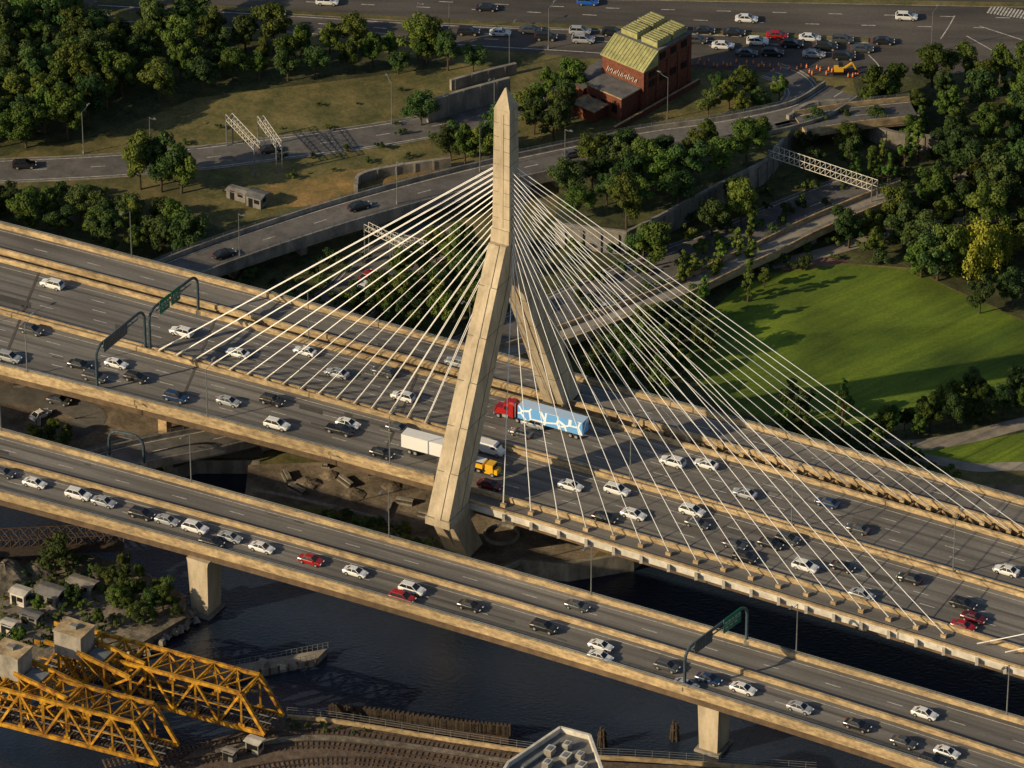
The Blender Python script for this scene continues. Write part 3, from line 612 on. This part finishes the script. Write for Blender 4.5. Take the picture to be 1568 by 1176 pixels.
for i in range(len(p)-1):
    for j in range(5):
        q=p[i].lerp(p[i+1],j/5); mb.box(q+Z*(.9+.2*((i*5+j)%3)),.45,.5,3.8,m_wood,ax=(p[i+1]-p[i]))
wall(mb,off(p,.6),.4,.5,1.0,m_wood); wall(mb,off(p,-1.5),.4,-1,1.6,m_rust)
mb.obj("timber_fender")
def piling(px,py):
    mb=MB(); c=P(px,py,0)
    for i in range(7):
        a=i*math.pi*2/6; r=.45 if i<6 else 0; mb.tube(c+Vector((math.cos(a)*r*1.8,math.sin(a)*r*1.8,-1)),c+Vector((math.cos(a)*r,math.sin(a)*r,3.2+.3*(i%3))),.22,m_wood,7)
    mb.tube(c+Z*2.3,c+Z*2.6,.85,m_rust,10); mb.obj("mooring_dolphin")
piling(922,1142); piling(1033,1132)
for cc in ([(200,1190),(330,1160),(470,1140),(600,1150),(760,1172),(1000,1210)],[(160,1170),(330,1140),(470,1122),(600,1132),(780,1160),(1000,1195)],[(240,1215),(380,1180),(500,1165),(620,1172),(800,1205)]):
    mb=MB(); p=roadpx(cc,2.52)
    for o in(-.75,.75): wall(mb,off(p,o),.14,.12,.3,m_rust)
    for a,b_ in zip(p,p[1:]):
        k=int((b_-a).length/.8); u=(b_-a).normalized()
        for i in range(k): mb.box(a.lerp(b_,i/k)+Z*.05,.25,2.6,.14,m_ballast,ax=u)
    mb.obj("railway_track")
mb=MB(); p=roadpx([(440,1100),(520,1108),(700,1137),(850,1158),(1000,1167),(1250,1185)],2.5); wall(mb,p,.4,0,.8,m_conc); fence("",p,1.6,.05,3,z=.8,mb=mb)
mb.obj("embankment_parapet_wall")
mb=MB(); p=roadpx([(330,1150),(470,1131),(600,1141),(760,1164),(1000,1200)],2.5); wall(mb,p,1.6,0,.25,m_gravel); mb.obj("service_path")
shed("signal_hut",390,1150,2.5,2.6,2,2.4,m_concg,m_white,roofh=.2); shed("signal_hut",352,1162,2.5,2,1.6,1.8,m_shed,m_concg,roofh=.2)
bb=empty("office_building"); mb=MB()
pts=[P(x,y,18) for x,y in [(778,1174),(858,1120),(903,1132),(922,1185),(935,1300),(700,1300)]]
mb.hexa([Vector((p.x,p.y,2)) for p in pts][::-1],pts[::-1],m_white,m_roofd); 
for i in range(len(pts)):
    a,b_=pts[i],pts[(i+1)%len(pts)]; mb.beam(a+Z*.5,b_+Z*.5,.5,1.0,m_white)
mb.obj("walls",bb); mb=MB()
for x,y,s in [(842,1150,2.0),(868,1142,1.6),(866,1160,2.2),(838,1170,1.8),(888,1158,1.6),(890,1174,2)]:
    c=P(x,y,18.7); mb.box(c,s,s*.7,1.2,m_concg,ax=N,mtop=m_white); mb.box(c+Z*.65,s*.6,s*.4,.1,m_steel,ax=N)
mb.beam(P(800,1176,18.4),P(856,1136,18.4),.5,.5,m_steel)
mb.obj("rooftop_units",bb)
# ------------------------------------------------------------------ trees
def leafquad(mb,p,nrm,s,m,rnd):
    u=nrm.cross(Vector((rnd.random()-.5,rnd.random()-.5,rnd.random()-.5))); 
    if u.length<1e-3:return
    u.normalize(); v=nrm.cross(u); v.normalize(); u*=s;v*=s*rnd.uniform(.6,1)
    mb.poly([p-u*.5,p-v*.5+u*.1,p+u*.5,p+v*.5-u*.1],m)
def rv(rnd):
    while 1:
        v=Vector((rnd.uniform(-1,1),rnd.uniform(-1,1),rnd.uniform(-1,1)))
        if .05<v.length<1: return v.normalized()
def tree(kind,seed,fm):
    rnd=random.Random(seed); mb=MB()
    if kind=='broad': h=9; R=3.4*rnd.uniform(.85,1.15); cz=h*.58; rz=h*.43; nc=28; nl=190; ls=.46
    if kind=='poplar': h=9; R=1.6; cz=h*.52; rz=h*.47; nc=26; nl=110; ls=.42
    if kind=='bush': h=2.2; R=1.6; cz=1.0; rz=1.0; nc=9; nl=90; ls=.33
    if kind=='willow': h=9; R=5; cz=h*.55; rz=h*.4; nc=34; nl=150; ls=.5
    tr=.26 if h>5 else .08
    mb.tube((0,0,-.3),(rnd.uniform(-.1,.1),0,cz*.55),tr,m_bark,7,tr*.75); mb.tube((0,0,cz*.55),(0,rnd.uniform(-.3,.3),cz+rz*.4),tr*.75,m_bark,6,.06)
    lop=Vector((rnd.uniform(-.2,.2),rnd.uniform(-.2,.2),0))*R
    for k in range(nc):
        d=rv(rnd); d.z=d.z*.95+.1; f=rnd.uniform(.45,.98) if k>2 else .2
        if kind=='broad' and d.z<-.6: d.z*=.6
        taper=1-max(0,d.z)*.25
        if kind=='poplar': taper=1-max(0,d.z)*.5
        c=Vector((d.x*R*f*taper,d.y*R*f*taper,cz+d.z*rz*f))+lop*(.5+d.z*.5)
        cr=(R if kind!='poplar' else 1.3)*rnd.uniform(.17,.4)*(1 if kind!='poplar' else 1.1)
        if h>5: mb.tube((0,0,min(c.z*.6,cz*.8)),c,.09,m_bark,4,.03)
        for i in range(nl):
            q=rv(rnd); rr=cr*(.5+.6*rnd.random()**.6); p=c+Vector((q.x,q.y,q.z*.8))*rr
            n_=(q+rv(rnd)*.6+Vector((0,0,.2))).normalized()
            if kind=='willow': p.z-=rnd.random()**2*2.5; n_.z*=.2; n_.normalize()
            leafquad(mb,p,n_,ls*rnd.uniform(.6,1.2),fm,rnd)
    o=mb.obj("t"); me=o.data; bpy.data.objects.remove(o); return me
BR=[tree('broad',i,f_a) for i in range(5)]+[tree('broad',20+i,f_b) for i in range(4)]
PO=[tree('poplar',40+i,f_p) for i in range(3)]; BU=[tree('bush',50+i,f_a if i%2 else f_b) for i in range(3)]; WI=tree('willow',60,f_w)
def inpoly(x,y,pl):
    c=False;j=len(pl)-1
    for i in range(len(pl)):
        if (pl[i][1]>y)!=(pl[j][1]>y) and x<(pl[j][0]-pl[i][0])*(y-pl[i][1])/(pl[j][1]-pl[i][1])+pl[i][0]: c=not c
        j=i
    return c
rt=random.Random(11)
def put(me,name,p,s,sz=None):
    o=bpy.data.objects.new(name,me); sc.collection.objects.link(o); o.location=p; o.rotation_euler=(rt.uniform(-.04,.04),rt.uniform(-.04,.04),rt.uniform(0,6.28)); s2=s*rt.uniform(.9,1.1); o.scale=(s2,s2*rt.uniform(.9,1.1),(sz or s)*rt.uniform(.85,1.2)); return o
def scatter(poly,md,smin,smax,meshes,name,z=3,maxn=400):
    xs=[p[0] for p in poly];ys=[p[1] for p in poly]; done=[]; tries=0
    while tries<maxn*14 and len(done)<maxn:
        tries+=1; x=rt.uniform(min(xs),max(xs)); y=rt.uniform(min(ys),max(ys))
        if not inpoly(x,y,poly): continue
        p=P(x,y,z)
        if any((p-q).length<md for q in done): continue
        done.append(p); put(rt.choice(meshes),name,p,rt.uniform(smin,smax))
FO="deciduous_tree"
scatter([(-120,70),(130,55),(170,130),(160,205),(0,235),(-120,240)],5.2,.8,1.3,BR,FO)
scatter([(130,60),(300,52),(420,70),(560,85),(700,98),(740,112),(560,115),(420,130),(300,150),(160,170)],5.2,.65,1.2,BR,FO)
scatter([(-50,0),(120,20),(130,40),(-50,50)],5,.7,1.1,BR,FO)
for x,y,s in [(215,290,1.3),(247,294,1.25),(278,296,1.3),(235,275,1),(645,192,.9),(230,40,.7),(292,45,1),(300,30,.9),(690,246,.9),(712,252,1),(735,250,1.05),(755,238,1),(700,232,.8),(640,92,1.2),(655,96,1.1),(1000,408,1.1),(985,400,.9),(1090,362,.9),(1135,352,1.1),(1130,330,1),(1500,480,.9),(1170,440,.5),(1225,645,.8),(1435,430,1.2),(1410,425,1.0),(1455,425,1.1),(85,880,.9),(1290,640,.6),(180,930,.6),(215,950,.55),(250,935,.6),(150,960,.5),(1340,165,1),(1300,380,1.0),(1550,470,1),(60,940,.4),(110,925,.45),(30,990,.5)]:
    put(rt.choice(BR),FO,P(x,y,3 if y<850 or y>1000 else 2.5),s)
scatter([(-120,330),(0,318),(120,330),(285,355),(290,400),(200,398),(0,350),(-120,345)],4.8,.75,1.15,BR,FO)
scatter([(800,195),(835,150),(880,150),(885,200),(830,228)],4.7,.8,1.1,BR,FO)
scatter([(860,320),(880,265),(1000,240),(1110,225),(1180,215),(1165,250),(1090,288),(1010,330),(960,352),(870,338)],5.6,.75,1.15,BR,FO,z=8)
scatter([(1075,178),(1100,152),(1190,145),(1195,160),(1110,190)],4.4,.55,.85,BR,FO)
scatter([(1320,190),(1345,150),(1450,120),(1568,130),(1700,200),(1700,440),(1580,420),(1500,360),(1440,355),(1390,395),(1310,408),(1300,385),(1370,330),(1465,280),(1440,238),(1350,215)],5.9,.7,1.3,BR,FO)
scatter([(1240,215),(1300,205),(1310,260),(1260,285),(1215,250)],5.5,.6,.8,BR,FO)
scatter([(545,495),(600,440),(680,395),(740,410),(740,500),(640,520)],4.4,.6,.95,BR,FO)
scatter([(900,560),(1000,490),(1060,480),(1085,560),(1010,620),(900,610)],4.8,.55,.85,BR,FO)
scatter([(1340,672),(1440,625),(1568,605),(1700,620),(1700,650),(1568,640),(1480,655),(1380,675)],3.2,.45,.8,BR,"park_hedge_tree")
scatter([(1100,650),(1230,660),(1340,675),(1420,740),(1280,720)],3.4,.3,.6,BR,FO)
scatter([(150,882),(190,875),(280,925),(270,950),(190,955)],2.6,.3,.55,BR,FO,z=2.5)
scatter([(50,680),(100,668),(120,690),(80,700)],2.6,.35,.5,BR,FO)
for x,y in [(1050,450),(1062,440),(1076,470),(1105,425),(1130,408),(1150,388),(1145,462),(1152,415),(1310,290),(1335,285),(1350,262),(1385,262),(1405,245),(1360,290),(1410,215),(1450,225),(1020,545),(1035,560),(980,560),(1000,520),(1290,655),(1215,640),(1090,440),(1070,510)]:
    put(rt.choice(PO),"poplar_tree",P(x,y,3),rt.uniform(.85,1.25))
put(WI,"willow_tree",P(1490,420,3),1.25); put(WI,"willow_tree",P(1525,398,3),.95)
SH="shrub"
scatter([(430,790),(500,790),(600,805),(660,838),(670,860),(560,845)],1.8,.5,1.1,BU,SH,maxn=130)
scatter([(0,300),(150,290),(190,330),(0,330)],3.5,.6,1.6,BU,SH,maxn=50)
scatter([(860,345),(1400,240),(1568,450),(1450,430),(1300,400),(1100,440),(900,560)],4.5,.6,1.6,BU,SH,maxn=160)
scatter([(0,860),(160,870),(240,950),(100,990),(0,1000)],2.3,.3,1.0,BU,SH,z=2.5,maxn=150)
scatter([(420,290),(660,250),(690,180),(560,220),(420,240)],6,.4,.9,BU,SH,maxn=30)
scatter([(170,215),(640,130),(640,190),(300,235)],8,.3,.7,BU,SH,maxn=30)
scatter([(440,1104),(560,1120),(540,1130),(440,1115)],2,.3,.7,BU,SH,z=2.5,maxn=20)
scatter([(1060,640),(1400,690),(1450,740),(1250,740)],2.4,.6,1.5,BU,SH,maxn=120)
scatter([(280,420),(420,390),(560,400),(540,480),(400,470)],4,.6,1.5,BU,SH,maxn=50)
scatter([(1360,210),(1568,250),(1568,330),(1400,320)],4,.6,1.4,BU,SH,maxn=50)
# ------------------------------------------------------------------ vehicles
def sect(mb,secs,m):
    rings=[]
    for x,w_,z0,z1 in secs:
        rings.append([(x,-w_*.9,z0),(x,-w_,z0+.22),(x,-w_,z1-.13),(x,-w_*.9,z1),(x,w_*.9,z1),(x,w_,z1-.13),(x,w_,z0+.22),(x,w_*.9,z0)])
    n=8
    for a,b_ in zip(rings,rings[1:]):
        for i in range(n): mb.poly([a[i],b_[i],b_[(i+1)%n],a[(i+1)%n]][::-1],m)
    mb.poly(rings[0],m); mb.poly(rings[-1][::-1],m)
def wheel(mb,x,y,r):
    mb.tube((x,y-.12,r),(x,y+.12,r),r,m_tyre,14); s=1 if y>0 else -1; mb.tube((x,y+s*.12,r),(x,y+s*.14,r),r*.62,m_rim,10)
def cabin(mb,xb0,xb1,xt0,xt1,zb,zt,wb,wt,m):
    a=[(xb0,-wb,zb),(xb1,-wb,zb),(xb1,wb,zb),(xb0,wb,zb)]; b_=[(xt0,-wt,zt),(xt1,-wt,zt),(xt1,wt,zt),(xt0,wt,zt)]
    mb.hexa(a,b_,m_glass); r=[(x-.04*(1 if x<0 else -1),y*1.03,zt-.05) for x,y,z in b_]; mb.hexa(r,[(x*.97,y*.9,zt+.05) for x,y,z in b_],m)
    for (ax_,ay,az),(bx,by,bz) in zip(a,b_): mb.beam((ax_,ay*1.01,az),(bx,by*1.01,bz),.07,.09,m)
    for s in(-1,1):
        xa=xb0+(xb1-xb0)*.48; xt=xt0+(xt1-xt0)*.48; mb.beam((xa,s*wb*1.01,zb),(xt,s*wt*1.01,zt),.08,.06,m)
def carmesh(kind,m):
    mb=MB()
    if kind=='sedan':
        sect(mb,[(-2.32,.72,.38,.78),(-2.2,.86,.26,.94),(-1.5,.91,.2,.99),(0,.92,.2,.97),(1.1,.91,.2,.95),(1.85,.88,.2,.84),(2.18,.82,.25,.72),(2.33,.68,.36,.6)],m)
        cabin(mb,-1.75,1.15,-1.0,.35,.93,1.43,.82,.62,m); wx=(-1.38,1.4); r=.33; fl,fz=2.28,.66; bl,bz=-2.28,.8
    elif kind=='suv':
        sect(mb,[(-2.35,.8,.42,1.05),(-2.25,.92,.3,1.12),(-1.5,.96,.26,1.14),(0,.96,.26,1.12),(1.1,.95,.26,1.1),(1.9,.92,.26,1.0),(2.25,.86,.32,.88),(2.38,.74,.42,.74)],m)
        cabin(mb,-2.22,1.2,-1.75,.3,1.08,1.66,.87,.68,m); wx=(-1.4,1.42); r=.38; fl,fz=2.32,.82; bl,bz=-2.34,.95
    else:
        sect(mb,[(-2.75,.88,.45,1.0),(-2.65,.95,.36,1.05),(-.7,.97,.32,1.06),(.4,.97,.32,1.1),(1.5,.96,.32,1.1),(2.4,.92,.34,1.02),(2.7,.84,.42,.9)],m)
        mb.box((-1.65,0,1.07),1.8,1.5,.04,m_dark); cabin(mb,-.75,1.4,-.6,.75,1.05,1.72,.88,.72,m); wx=(-1.75,1.8); r=.4; fl,fz=2.66,.8; bl,bz=-2.7,.85
    hw=.9
    for x in wx:
        for s in(-1,1): mb.tube((x,s*(hw-.04),r),(x,s*(hw+.025),r),r*1.18,m_dark,14); wheel(mb,x,s*(hw-.06),r)
    for s in(-1,1):
        mb.box((fl,s*.58,fz),.14,.34,.13,m_head); mb.box((bl,s*.6,bz),.12,.32,.16,m_red); mb.box((.85,s*1.02,1.0),.16,.2,.13,m)
    mb.box((fl+.05,0,fz-.15),.06,.8,.16,m_dark); mb.box((fl+.04,0,.42),.05,.5,.1,m_head)
    o=mb.obj("c"); me=o.data; bpy.data.objects.remove(o); return me
cache={}
def car(kind,col,loc,ang):
    k=(kind,col)
    if k not in cache: cache[k]=carmesh(kind,PA[col])
    nm={'sedan':'sedan_car','suv':'suv_car','pickup':'pickup_truck'}[kind]
    o=bpy.data.objects.new(nm,cache[k]); sc.collection.objects.link(o); o.location=loc; o.rotation_euler=(0,0,ang); s=rc.uniform(.98,1.05); o.scale=(s,s,s)
rc=random.Random(3)
def bcar(px,py,col,line,dr=1,kind=None,z=15.0):
    p=P(px,py,z+.7); p.z=z+.02; t=(line.p(px+10)-line.p(px-10)); a=math.atan2(t.y,t.x)+(0 if dr>0 else math.pi)
    car(kind or rc.choice(['sedan','suv','sedan','suv','sedan']),col,p,a)
for px,py,c in [(80,435,'w'),(278,508,'w'),(364,540,'w'),(467,537,'w'),(516,571,'s'),(587,569,'g'),(617,607,'w'),(700,555,'s'),(798,662,'g'),(817,648,'s'),(1030,707,'w'),(1081,710,'w'),(1140,755,'s'),(1267,769,'b'),(1313,809,'g'),(1541,873,'w'),(1393,885,'d')]: bcar(px,py,c,N1,-1)
for px,py,c in [(14,547,'s'),(48,505,'g'),(122,558,'d'),(145,577,'g'),(178,556,'w'),(208,578,'d'),(269,608,'b'),(350,614,'s'),(417,613,'d'),(533,648,'w'),(585,693,'d'),(610,655,'g'),(750,742,'m'),(874,743,'w'),(945,750,'w'),(970,787,'w'),(926,792,'d'),(1060,782,'w'),(1068,801,'g'),(1125,833,'g'),(1141,853,'d'),(1180,832,'d'),(1206,825,'g'),(1233,867,'w'),(1290,867,'d'),(1320,910,'s'),(1475,925,'d'),(1491,945,'m'),(1475,958,'r')]: bcar(px,py,c,S2,1)
bcar(424,650,'w',S2,1,'suv'); bcar(520,658,'d',S2,1,'pickup')
for px,py,c in [(5,723,'g'),(53,739,'w'),(120,757,'w'),(159,768,'s'),(217,787,'d'),(256,796,'s'),(299,808,'w'),(324,830,'d'),(352,822,'s'),(401,838,'w'),(476,857,'r'),(544,875,'w'),(631,902,'w'),(616,915,'r'),(720,927,'d'),(884,927,'g'),(833,960,'d'),(920,988,'w'),(919,1005,'w'),(1021,1020,'g'),(1050,1048,'s'),(1085,1039,'b'),(1138,1054,'w'),(1225,1083,'s'),(1313,1110,'d'),(1384,1136,'g'),(1416,1092,'w'),(1450,1151,'w'),(1427,1165,'d')]: bcar(px,py,c,VM,1)
T=Line([(0,20),(700,52),(1330,72)],1)
for px,py,c in [(420,19,'d'),(745,11,'d'),(900,2,'u'),(1143,28,'w'),(1388,25,'w'),(501,2,'w'),(660,42,'g'),(717,48,'d'),(766,49,'w'),(812,45,'g'),(836,56,'d'),(888,47,'s'),(893,60,'s'),(938,49,'d'),(950,63,'g'),(1035,45,'g'),(1078,46,'d'),(1066,60,'g'),(1107,69,'w'),(1124,49,'d'),(1160,63,'w'),(1143,80,'g'),(1183,80,'d'),(1190,53,'r'),(1213,67,'d'),(1240,57,'w'),(1246,82,'s'),(1265,71,'d'),(1290,60,'g'),(1292,86,'d'),(1320,74,'g'),(1353,62,'d')]: bcar(px,py,c,T,1,z=3.06)
class SL:
    def __init__(s,x,y,m,z): s.x,s.yy,s.m,s.z=x,y,m,z
    def p(s,x): return P(x,s.yy+(x-s.x)*s.m,s.z)
for px,py,c,z,sl_ in [(37,252,'d',3.06,-.04),(550,315,'d',8.02,-.27),(343,388,'d',8.02,-.33),(877,235,'g',8.02,-.2),(563,422,'r',3.08,-.9),(562,438,'w',3.08,-.7),(630,392,'w',3.08,-.6),(925,470,'w',3.08,-.4),(62,634,'w',3.08,-.5),(90,612,'g',3.08,.2),(605,420,'g',3.08,-.8),(413,228,'d',3.06,-.12)]:
    bcar(px,py,c,SL(px,py,sl_,z),1,z=z)
def trk(name,build,px,py,line,dr=1):
    mb=MB(); build(mb); o=mb.obj(name); p=P(px,py,15); p.z=15.02; t=(line.p(px+10)-line.p(px-10)); o.location=p; o.rotation_euler=(0,0,math.atan2(t.y,t.x)+(0 if dr>0 else math.pi))
mtr=bpy.data.materials.new("trailer_blue_white"); mtr.use_nodes=True; t=mtr.node_tree; bb_=t.nodes['Principled BSDF']; tc=t.nodes.new('ShaderNodeTexCoord'); wv=t.nodes.new('ShaderNodeTexVoronoi'); wv.inputs['Scale'].default_value=.4; wv.feature='DISTANCE_TO_EDGE'
cr_=t.nodes.new('ShaderNodeValToRGB'); cr_.color_ramp.elements[0].color=(.8,.84,.9,1); cr_.color_ramp.elements[1].color=(.14,.38,.75,1); cr_.color_ramp.elements[0].position=.05; cr_.color_ramp.elements[1].position=.08
t.links.new(tc.outputs['Object'],wv.inputs['Vector']); t.links.new(wv.outputs['Distance'],cr_.inputs[0]); t.links.new(cr_.outputs[0],bb_.inputs['Base Color']); bb_.inputs['Roughness'].default_value=.4
m_ttop=paint("trailer_top",(.45,.62,.85),.5)
def tractor(mb,x0,m):
    mb.box((x0+1.1,0,2.2),2.2,2.4,2.7,m,tx=.9,ty=.92); mb.box((x0+3.1,0,1.55),2.0,2.1,1.3,m,tx=.92,ty=.85); mb.box((x0+2.15,0,2.75),.12,1.9,.8,m_glass)
    for s in(-1,1): mb.box((x0+1.5,s*1.15,2.6),.8,.12,.7,m_glass); mb.tube((x0-.3,s*.9,1),(x0-.3,s*.9,4),.09,m_rim,8); mb.tube((x0+1,s*1.15,.85),(x0+2.2,s*1.15,.85),.35,m_rim,10)
    mb.box((x0+.5,0,3.7),1.4,2.1,.6,m,tx=.6,ty=.8); mb.box((x0+1.2,0,.85),6,1.0,.35,m_dark); mb.box((x0+4.15,0,.75),.2,2.2,.4,m_rim)
    for x in(x0+3.2,x0-.8,x0-2.0):
        for s in(-1,1): wheel(mb,x,s*1.05,.5)
def semi(mb):
    tractor(mb,6.6,PA['r']); mb.box((-1.2,0,2.65),13.6,2.55,2.8,mtr,mtop=m_ttop); mb.box((-1.2,0,1.1),12,1.0,.3,m_dark)
    for x in(-6.6,-5.4):
        for s in(-1,1): wheel(mb,x,s*1.05,.5)
trk("semi_trailer_truck",semi,838,655,N1,-1)
def semiw(mb):
    tractor(mb,5.6,PA['w']); mb.box((-1.2,0,2.65),12,2.55,2.8,PA['w']); mb.box((-1.2,0,1.1),11,1.0,.3,m_dark)
    for x in(-5.6,-4.4):
        for s in(-1,1): wheel(mb,x,s*1.05,.5)
trk("white_semi_truck",semiw,672,702,S2,1)
def van(mb):
    sect(mb,[(-2.8,.95,.4,2.2),(-2.7,1.0,.3,2.35),(1.2,1.0,.3,2.35),(1.9,.98,.3,1.9),(2.2,.96,.3,1.3),(2.85,.85,.4,1.0)],PA['w']); mb.box((1.72,0,1.8),.4,1.7,.6,m_glass)
    for s in(-1,1): mb.box((1.1,s*1.0,1.75),.9,.06,.55,m_glass); mb.box((2.8,s*.6,.85),.1,.3,.2,m_head); mb.box((-2.8,s*.8,1.2),.1,.15,.6,m_red)
    for x in(-1.8,1.9):
        for s in(-1,1): wheel(mb,x,s*.95,.38)
trk("delivery_van",van,750,693,S2,1)
def ytr(mb):
    mb.box((1.9,0,1.5),1.8,2.1,1.9,PA['y'],tx=.85,ty=.9); mb.box((3.1,0,1.1),1.0,1.9,.9,PA['y'],tx=.85,ty=.85); mb.box((2.72,0,1.9),.2,1.7,.6,m_glass); mb.box((-1,0,1.05),4.4,2.2,.3,m_dark)
    mb.box((-1.2,0,1.7),3.6,2.1,.9,PA['y']); mb.box((-1.2,0,2.16),3.2,1.7,.06,m_dark); mb.box((-2.6,0,2.2),.4,1.6,1,m_dark)
    for x in(-2,2.6):
        for s in(-1,1): wheel(mb,x,s*.95,.45)
trk("yellow_tow_truck",ytr,738,722,S2,1)
mb=MB(); mb.box((0,0,.03),.5,.5,.06,m_dark); mb.tube((0,0,.06),(0,0,1.0),.24,m_orange,10,.06); mb.tube((0,0,.5),(0,0,.68),.17,m_white,10,.14); o=mb.obj("c"); cone=o.data; bpy.data.objects.remove(o)
for i in range(40):
    t_=i/39; x=1062+t_*255+rc.uniform(-4,4); y=94+t_*20+rc.uniform(-4,6); place(cone,"traffic_cone",P(x,y,3.06),0,1.0)
mb=MB(); c=P(1284,112,3.06)
for s in(-1,1): mb.box(c+Vector((0,s*.8,.35)),2.6,.4,.7,m_dark,tx=.8)
mb.box(c+Z*1.1,2.0,1.6,.8,PA['y']); mb.box(c+Vector((.4,.3,1.9)),.9,.8,.9,m_glass); mb.beam(c+Vector((1.0,-.3,1.3)),c+Vector((2.8,-.3,2.7)),.25,.35,PA['y']); mb.beam(c+Vector((2.8,-.3,2.7)),c+Vector((3.6,-.3,1.1)),.2,.3,PA['y']); mb.box(c+Vector((3.6,-.3,.8)),.6,.7,.6,m_dark,tx=.6)
mb.obj("excavator")
me=bpy.data.meshes.new("construction_worker"); J=[(0,0,.95),(0,0,1.2),(0,0,1.42),(0,0,1.52),(0,.02,1.68),(.1,0,.9),(.12,.05,.5),(.12,0,.08),(.12,.14,.04),(-.1,0,.9),(-.14,-.05,.5),(-.14,-.1,.08),(-.14,.05,.04),(.2,0,1.4),(.27,0,1.12),(.26,.12,.88),(-.2,0,1.4),(-.27,0,1.12),(-.26,.12,.88)]
me.from_pydata(J,[(0,1),(1,2),(2,3),(3,4),(0,5),(5,6),(6,7),(7,8),(0,9),(9,10),(10,11),(11,12),(2,13),(13,14),(14,15),(2,16),(16,17),(17,18)],[]); me.materials.append(m_orange)
wk=bpy.data.objects.new("construction_worker",me); sc.collection.objects.link(wk); wk.location=P(118,702,3); sk=wk.modifiers.new("s",'SKIN'); wk.modifiers.new("u",'SUBSURF').levels=1
RR=[.15,.16,.16,.06,.11,.1,.075,.05,.05,.1,.075,.05,.05,.07,.05,.035,.07,.05,.035]
for i,r in enumerate(RR): me.skin_vertices[0].data[i].radius=(r,r)
me.skin_vertices[0].data[0].use_root=True
print("OBJECTS",len(bpy.data.objects))
